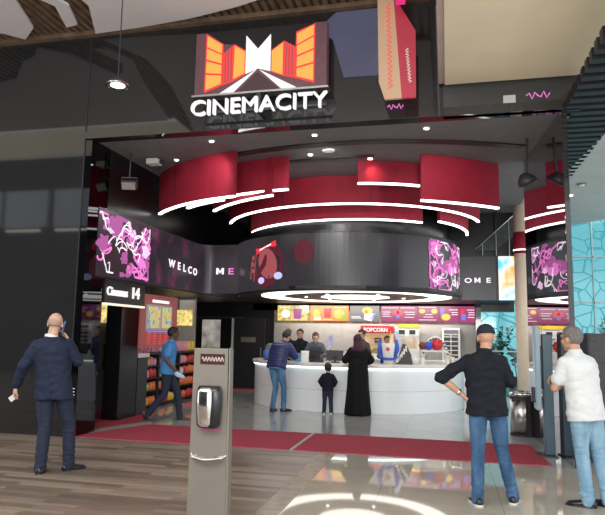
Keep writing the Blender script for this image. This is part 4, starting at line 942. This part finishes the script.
# his phone
p = thing('mobile_phone', 'blue mobile phone held to the ear of the bald man in the suit', 'phone', (0, 0, 0))
def world_from(tobj, loc): return Matrix.Translation(tobj.location) @ tobj.rotation_euler.to_matrix().to_4x4() @ Matrix.Diagonal((*tobj.scale, 1)) @ V(loc)
p.location = world_from(t, (.012, .045, 1.59)); p.rotation_euler = (math.radians(-12), math.radians(12), math.radians(26))
link('case', bx(-.006, .006, -.037, .037, -.075, .075), mat('phone_case_blue', (.05, .09, .3), .3), p, bevel=.004); link('camera_bump', bx(.006, .009, -.025, 0, .035, .06), DGREY, p)
p = thing('card_holder', 'small pale card held low in the left hand of the bald man', 'card', (0, 0, 0)); p.location = world_from(t, (-.485, .10, .80)); p.rotation_euler = (.3, .9, .4)
link('card', bx(-.03, .03, -.003, .003, -.045, .045), WHITEP, p); link('clip', bx(-.008, .008, -.006, -.003, .03, .045), STEEL, p)
# 2 capped man
t, J = person('person', 'man in a black cap, black shirt and blue jeans, left hand on hip', (5.93, -2.02, 0), 2, dict(
    skin=SKIN, hair=(None, None), legs=JEAN, top=BSHIRT, topname='shirt', shoe=SHOEB, sole=SOLEW, topw=1.12, shr=.185, hemf=-.17, flare=.006, sleeve='elbow', sler=(.068, .058, .05), legw=.98, wr=.013, hemz=-.035,
    pelvis=(-.05, 0, .95), chest=(-.07, .0, 1.28), neck=(-.06, .01, 1.455), head=(-.045, .03, 1.60), headrot=(4, -6, 0),
    **{'ankle-1': (-.16, -.08, .085), 'ankle1': (.19, .08, .085), 'foot-1': 12, 'foot1': -14, 'knee-1': (-.145, -.02, .50), 'knee1': (.09, .05, .50), 'hip-1': (-.135, 0, .90), 'hip1': (.045, 0, .90),
       'elbow-1': (-.50, -.06, 1.20), 'wrist-1': (-.285, -.02, 1.03), 'hand-1': ((.55, .0, -.75), (.7, .1, .4), .35, 1),
       'elbow1': (.19, .03, 1.16), 'wrist1': (.10, .25, 1.20), 'hand1': ((-.8, .35, .2), (0, -1, 0), .7)}), scale=1.0)
H, HM = J['H'], J['HM']
b = B(); bmesh.ops.create_uvsphere(b, u_segments=28, v_segments=18, radius=1)
bmesh.ops.delete(b, geom=[v for v in b.verts if v.co.z < -.30], context='VERTS')
for v in b.verts: v.co = H+HM @ V((v.co.x*.091, v.co.y*.111-.012, v.co.z*.088+.050))
cap = link('cap', b, mat('black_cap_cloth', (.010, .012, .022), .8, var=.2), t, True)
sm = cap.modifiers.new('s', 'SOLIDIFY'); sm.thickness = .005
b = B(); loft(b, [[H+HM @ V((.078*math.cos(a)*(1-.1*k), .075+.03*k+.055*math.sin(a)+.0, .036-.004*k+dz)) for a in [PI*i/12 for i in range(13)]] for k, dz in ((0, 0), (1, -.006))]); link('brim', b, BSHIRT, cap)
link('watch', cyl(B(), J['wri'][-1]+V((-.045, -.008, .035)), J['wri'][-1]+V((-.028, -.005, .022)), .034, n=20), CHROME, t, True)
# jeans pockets + belt
# 3 white polo man
t, J = person('person', 'grey haired man in a white polo and light jeans with folded arms', (6.89, -1.86, 0), 34, dict(
    skin=SKIN, hair=('short', HAIRG), legs=JEANL, top=WSHIRT, topname='polo_shirt', shoe=SHOEB, topw=1.06, shr=.175, hemf=-.20, flare=.008, sleeve='short', sler=(.068, .066, .05), legw=.98, wr=.009, hemz=-.04,
    pelvis=(-.06, .04, .93), chest=(-.09, .06, 1.26), neck=(-.10, .10, 1.44), head=(-.10, .15, 1.585), headrot=(14, -6, 0),
    **{'ankle-1': (-.08, .03, .085), 'ankle1': (.11, -.03, .085), 'foot-1': 38, 'foot1': 10, 'knee-1': (-.09, .08, .50), 'knee1': (.07, .03, .50), 'hip-1': (-.14, .04, .89), 'hip1': (.03, .04, .89),
       'elbow-1': (-.30, .18, 1.10), 'wrist-1': (-.05, .34, 1.13), 'hand-1': ((.9, .1, .1), (0, -1, 0), .5),
       'elbow1': (.13, .18, 1.12), 'wrist1': (-.15, .32, 1.17), 'hand1': ((-.95, -.1, .05), (0, -1, -.2), .6)}), scale=1.01)
# 4 blue worker walking to the right
t, J = person('person', 'worker in a bright blue polo walking right past the snack shelves', (.50, 2.05, 0), -66, dict(
    near=False, skin=SKIND, hair=('short', HAIRB), legs=NAVYT, top=BLUESH, topname='polo_shirt', shoe=SHOEBR, topw=1.08, hemf=-.12, sleeve='short', sler=(.078, .075, .05), hemz=-.03, wr=.008,
    pelvis=(0, 0, .92), chest=(0, .02, 1.26), neck=(0, .05, 1.43), head=(0, .09, 1.575), headrot=(10, -8, 0),
    **{'ankle-1': (-.07, .26, .085), 'ankle1': (.07, -.34, .13), 'foot-1': 0, 'foot1': 0, 'heel1': .5, 'knee-1': (-.085, .20, .50), 'knee1': (.085, -.03, .48),
       'elbow-1': (-.24, -.12, 1.13), 'wrist-1': (-.22, .05, .93), 'hand-1': ((0, .5, -.8), (1, 0, 0), .8), 'elbow1': (.24, -.03, 1.12), 'wrist1': (.22, .15, .92), 'hand1': ((0, .7, -.7), (-1, 0, 0), .9)}), scale=1.0)
cl = thing('cloth', 'pale blue folded cloth in the hand of the blue polo worker', 'cloth', (0, 0, 0)); cl.location = world_from(t, (.24, .22, .83)); cl.rotation_euler = (0, 0, math.radians(-66))
b = B(); loft(b, [ering((0, y, z), .02, h, 12, V((1, 0, 0)), V((0, 0, 1))) for y, z, h in ((-.08, .03, .03), (-.03, .02, .05), (.04, -.01, .045), (.1, -.03, .02))]); link('folded_cloth', b, mat('cloth_pale_blue', (.45, .62, .8), .8), cl, True)
# 5 puffer jacket man
t, J = person('person', 'man in a quilted navy jacket and jeans leaning on the counter', (2.04, 4.05, 0), -14, dict(
    near=False, skin=SKIN, hair=('short', HAIRB), legs=JEAN2, top=PUFF, topname='puffer_jacket', shoe=SHOEB, topw=1.22, shr=.19, hemf=-.06, puff=1, sler=(.088, .078, .06), legw=.92, hemz=-.03, wr=.004,
    pelvis=(-.02, .0, .93), chest=(.0, .07, 1.24), neck=(.04, .17, 1.42), head=(.07, .25, 1.545), headrot=(-10, -28, 0),
    **{'ankle-1': (-.10, .0, .085), 'ankle1': (.09, .14, .085), 'foot1': -30, 'knee-1': (-.06, .06, .50), 'knee1': (.10, .12, .50),
       'elbow-1': (-.22, .22, 1.14), 'wrist-1': (-.04, .40, 1.10), 'hand-1': ((.6, .8, 0), (0, 0, -1), .5), 'elbow1': (.27, .25, 1.14), 'wrist1': (.19, .44, 1.12), 'hand1': ((-.3, .9, 0), (0, 0, -1), .5)}), scale=1.0)
# 6 child
t, J = person('person', 'small child in a black sweater and navy trousers standing at the counter', (3.13, 4.0, 0), 8, dict(
    near=False, skin=SKIN, hair=('full', HAIRB), legs=NAVYT, top=BSHIRT, topname='sweater', shoe=SHOEW, sole=SOLEW, hsize=1.36, topw=1.12, shr=.17, hemf=-.05, sler=(.085, .072, .06), legw=1.08, wr=.010,
    pelvis=(0, 0, .82), chest=(0, 0, 1.14), neck=(0, 0, 1.36), head=(0, .02, 1.535), headrot=(0, -5, 0), collar=SKIN,
    **{'elbow-1': (-.27, .0, 1.08), 'wrist-1': (-.20, .12, .93), 'elbow1': (.27, .0, 1.08), 'wrist1': (.20, .12, .93), 'hand-1': ((.4, .5, -.5), (1, 0, 0), .6), 'hand1': ((-.4, .5, -.5), (-1, 0, 0), .6),
       'ankle-1': (-.12, 0, .085), 'ankle1': (.12, 0, .085)}), scale=.605)
# 7 woman in abaya
t, J = person('person', 'woman in a long black abaya and maroon headscarf at the counter', (3.74, 4.05, 0), 12, dict(
    near=False, skin=SKIN, shoe=SHOEB, top=ABAYA, topname='abaya_top', topw=1.12, shr=.165, hemf=-.1, sler=(.084, .082, .075), wr=.008,
    neck=(0, .0, 1.40), chest=(0, 0, 1.24), pelvis=(0, 0, .90), head=(-.01, .05, 1.53), headrot=(14, -10, 0),
    **{'elbow-1': (-.26, .05, 1.12), 'wrist-1': (-.25, .26, 1.14), 'hand-1': ((-.1, .7, .6), (1, 0, 0), .6), 'elbow1': (.27, .04, 1.13), 'wrist1': (.20, .25, 1.08), 'hand1': ((-.2, .9, 0), (-1, 0, 0), .5)}), scale=.98)
b = B(); rings = []
for z, r in ((.015, .27), (.04, .275), (.3, .25), (.6, .225), (.85, .215), (1.05, .20), (1.2, .195)):
    rings.append([V((r*math.cos(a)*(1+.035*math.sin(a*9+z*1.3)*(1.25-z)), r*.72*math.sin(a)*(1+.06*math.sin(a*9+z*1.3)*(1.25-z)), z)) for a in [2*PI*i/72 for i in range(72)]])
loft(b, rings); link('abaya', b, ABAYA, t, True)
b = B(); Hh_ = J['H']; ell(b, Hh_+V((0, -.022, .022)), (.093, .108, .112), 20); chain(b, [Hh_+V((0, -.05, -.04)), V((0, -.03, 1.36))], [.085, .12]); ell(b, (0, -.03, 1.33), (.165, .125, .09), 18)
b = remesh(b, .012, 3); bmesh.ops.delete(b, geom=[v for v in b.verts if (J['HM'].inverted() @ (v.co-Hh_)).y > .045 and (J['HM'].inverted() @ (v.co-Hh_)).z > -.1], context='VERTS'); wrinkle(b, .006, (14, 14, 9)); link('headscarf', b, MAROON, t, True)
p = thing('mobile_phone', 'pale phone in the hand of the woman in the abaya', 'phone', (0, 0, 0)); p.location = world_from(t, (-.255, .34, 1.22)); p.rotation_euler = (-.4, 0, .2); link('case', bx(-.035, .035, -.005, .005, -.07, .07), WHITEP, p, bevel=.004); link('camera_bump', bx(-.03, -.01, -.008, -.005, .04, .06), DGREY, p)
# staff behind the counter
def simple_person(label, loc, rz, skin, hair, top, lean=0, legs=BSHIRT, s=1.0, **kw):
    P = dict(near=False, skin=skin, hair=hair, legs=legs, top=top, topname='shirt', shoe=SHOEB, sleeve='long', topw=1.08,
             chest=(0, lean*.4, 1.29-lean*.05), neck=(0, lean, 1.47-lean*.25), head=(0, lean*1.25+.03, 1.62-lean*.4), headrot=(0, -10-lean*60, 0),
             **{'elbow-1': (-.25, .04+lean*.6, 1.17-lean*.2), 'wrist-1': (-.12, .26+lean*.6, 1.10), 'elbow1': (.25, .04+lean*.6, 1.17-lean*.2), 'wrist1': (.12, .26+lean*.6, 1.10),
                'hand-1': ((.3, .9, 0), (0, 0, -1), .5), 'hand1': ((-.3, .9, 0), (0, 0, -1), .5)})
    P.update(kw); return person('person', label, loc, rz, P, scale=s)
simple_person('staff member in black with dark hair behind the counter, beside the puffer jacket man', (1.93, 6.55, 0), 175, SKIN, ('short', HAIRB), BSHIRT)
simple_person('reddish haired staff member half hidden behind the puffer jacket man', (1.50, 7.0, 0), 165, SKINP, ('short', HAIRBR), BSHIRT)
simple_person('staff member leaning forward over the registers in a grey shirt', (2.42, 6.12, 0), 190, SKINP, ('short', HAIRBR), mat('grey_staff_shirt', (.10, .11, .14), .8), .22)
simple_person('man with dark hair partly hidden behind the woman in the abaya', (3.52, 6.3, 0), 150, SKIN, ('short', HAIRB), mat('brown_staff_shirt', (.05, .035, .03), .8))
simple_person('small distant worker in blue before the popcorn machine', (4.0, 7.5, 0), 200, SKIN, ('short', HAIRB), mat('royal_blue_cotton', (.04, .12, .45), .8), s=.92)
simple_person('man in a dark suit standing in the dark doorway left of the black pillar', (-1.05, 2.7, 0), -75, SKINP, ('short', HAIRB), NAVY, 0, NAVYT, .97, collar=WHITEP)
# ------------------------------------------------------------------ mall behind the camera (mirrored by the black glass)
struct('wall_front', bx(-16, 2.5, -12.1, -12.0, 8.42, 9.5), BEIGE)
struct('wall_front', bx(-16, 2.5, -12.4, -12.2, 0, 8.42), BLACK)
PANELG = mat('grey_shop_panel', (.55, .57, .62), .6)
for i, (a, b_) in enumerate(((-16, -11.7), (-11.5, -9.6), (-9.3, -7.0), (-6.8, 2.5))):
    struct('wall_front', bx(a, b_, -12.19, -12.0, 5.6, 7.05), PANELG)
    if i: struct('trim_%d' % (12+i), bx(a+.1, b_-.3, -12.1, -12.0, 5.42, 5.5), emat('warm_led_%d' % i, (1, .95, .85), 2.2))
# ------------------------------------------------------------------ lights
def area(loc, rot, sx, sy, e, col=(1, 1, 1)):
    l = bpy.data.lights.new('fill_light', 'AREA'); l.shape = 'RECTANGLE'; l.size = sx; l.size_y = sy; l.energy = e; l.color = col
    o = bpy.data.objects.new('fill_light', l); C.objects.link(o); o.location = loc; o.rotation_euler = rot; return o
def spot(loc, tgt, e, ang, col=(1, 1, 1), blend=.6, r=.05):
    l = bpy.data.lights.new('spot_light', 'SPOT'); l.energy = e; l.spot_size = math.radians(ang); l.spot_blend = blend; l.color = col; l.shadow_soft_size = r
    o = bpy.data.objects.new('spot_light', l); C.objects.link(o); o.location = loc
    o.rotation_euler = (V(tgt)-V(loc)).to_track_quat('-Z', 'Y').to_euler(); return o
area((2.5, -10.5, 6.2), (math.radians(32), 0, 0), 8, 2.5, 420, (1, .98, .95))  # added fill behind the camera, brightening figures and mall floor
area((6, -9.5, 2.2), (math.radians(180-35), 0, 0), 5, 1.5, 260, (1, .98, .94))  # added low uplight, out of view, brightening the beige bulkhead
area((3.4, 8.2, 2.42), (math.radians(68), 0, 0), 4.5, .25, 85, (1, .95, .88))  # added fill aimed at the wall behind the counter
area((-1.2, 5.0, 2.44), (0, 0, 0), .8, 3, 9, (1, .95, .9))  # unseen fill over the left snack shop
for x, y, tx, ty, e in ((1.87, .42, 1.0, 2.6, 22), (3.56, .42, 3.4, 3.4, 60), (5.25, .42, 5.6, 2.4, 45)): spot((x, y, 4.5), (tx, ty, 3.55), e, 80, (1, .93, .92))
spot((4.25, 1.75, 4.55), (4.35, 2.4, 4.2), 6, 70, (1, .4, .4))
w = bpy.data.worlds.new('world'); S.world = w; w.use_nodes = True; nt = w.node_tree; bg = nt.nodes['Background']
bg.inputs['Color'].default_value = (.93, .97, 1, 1); bg.inputs['Strength'].default_value = 1.5
# ------------------------------------------------------------------ camera
cam = bpy.data.cameras.new('camera'); co = bpy.data.objects.new('camera', cam); C.objects.link(co); S.camera = co
cam.sensor_fit = 'HORIZONTAL'; cam.sensor_width = 36; cam.lens = 36*610/605; cam.clip_start = .05; cam.clip_end = 200
yaw = math.radians(13.3); pitch = math.atan(77/610); roll = .0166
f = V((-math.sin(yaw)*math.cos(pitch), math.cos(yaw)*math.cos(pitch), math.sin(pitch))); r0 = V((math.cos(yaw), math.sin(yaw), 0)); u0 = r0.cross(f)
r = math.cos(roll)*r0+math.sin(roll)*u0; u = -math.sin(roll)*r0+math.cos(roll)*u0
M = Matrix((r, u, -f)).transposed().to_4x4(); M.translation = V((5.5, -8.46, 1.6)); co.matrix_world = M
vs = S.view_settings; vs.view_transform = 'Standard'; vs.look = 'None'; vs.gamma = 1; vs.use_curve_mapping = False; vs.exposure = 0.35
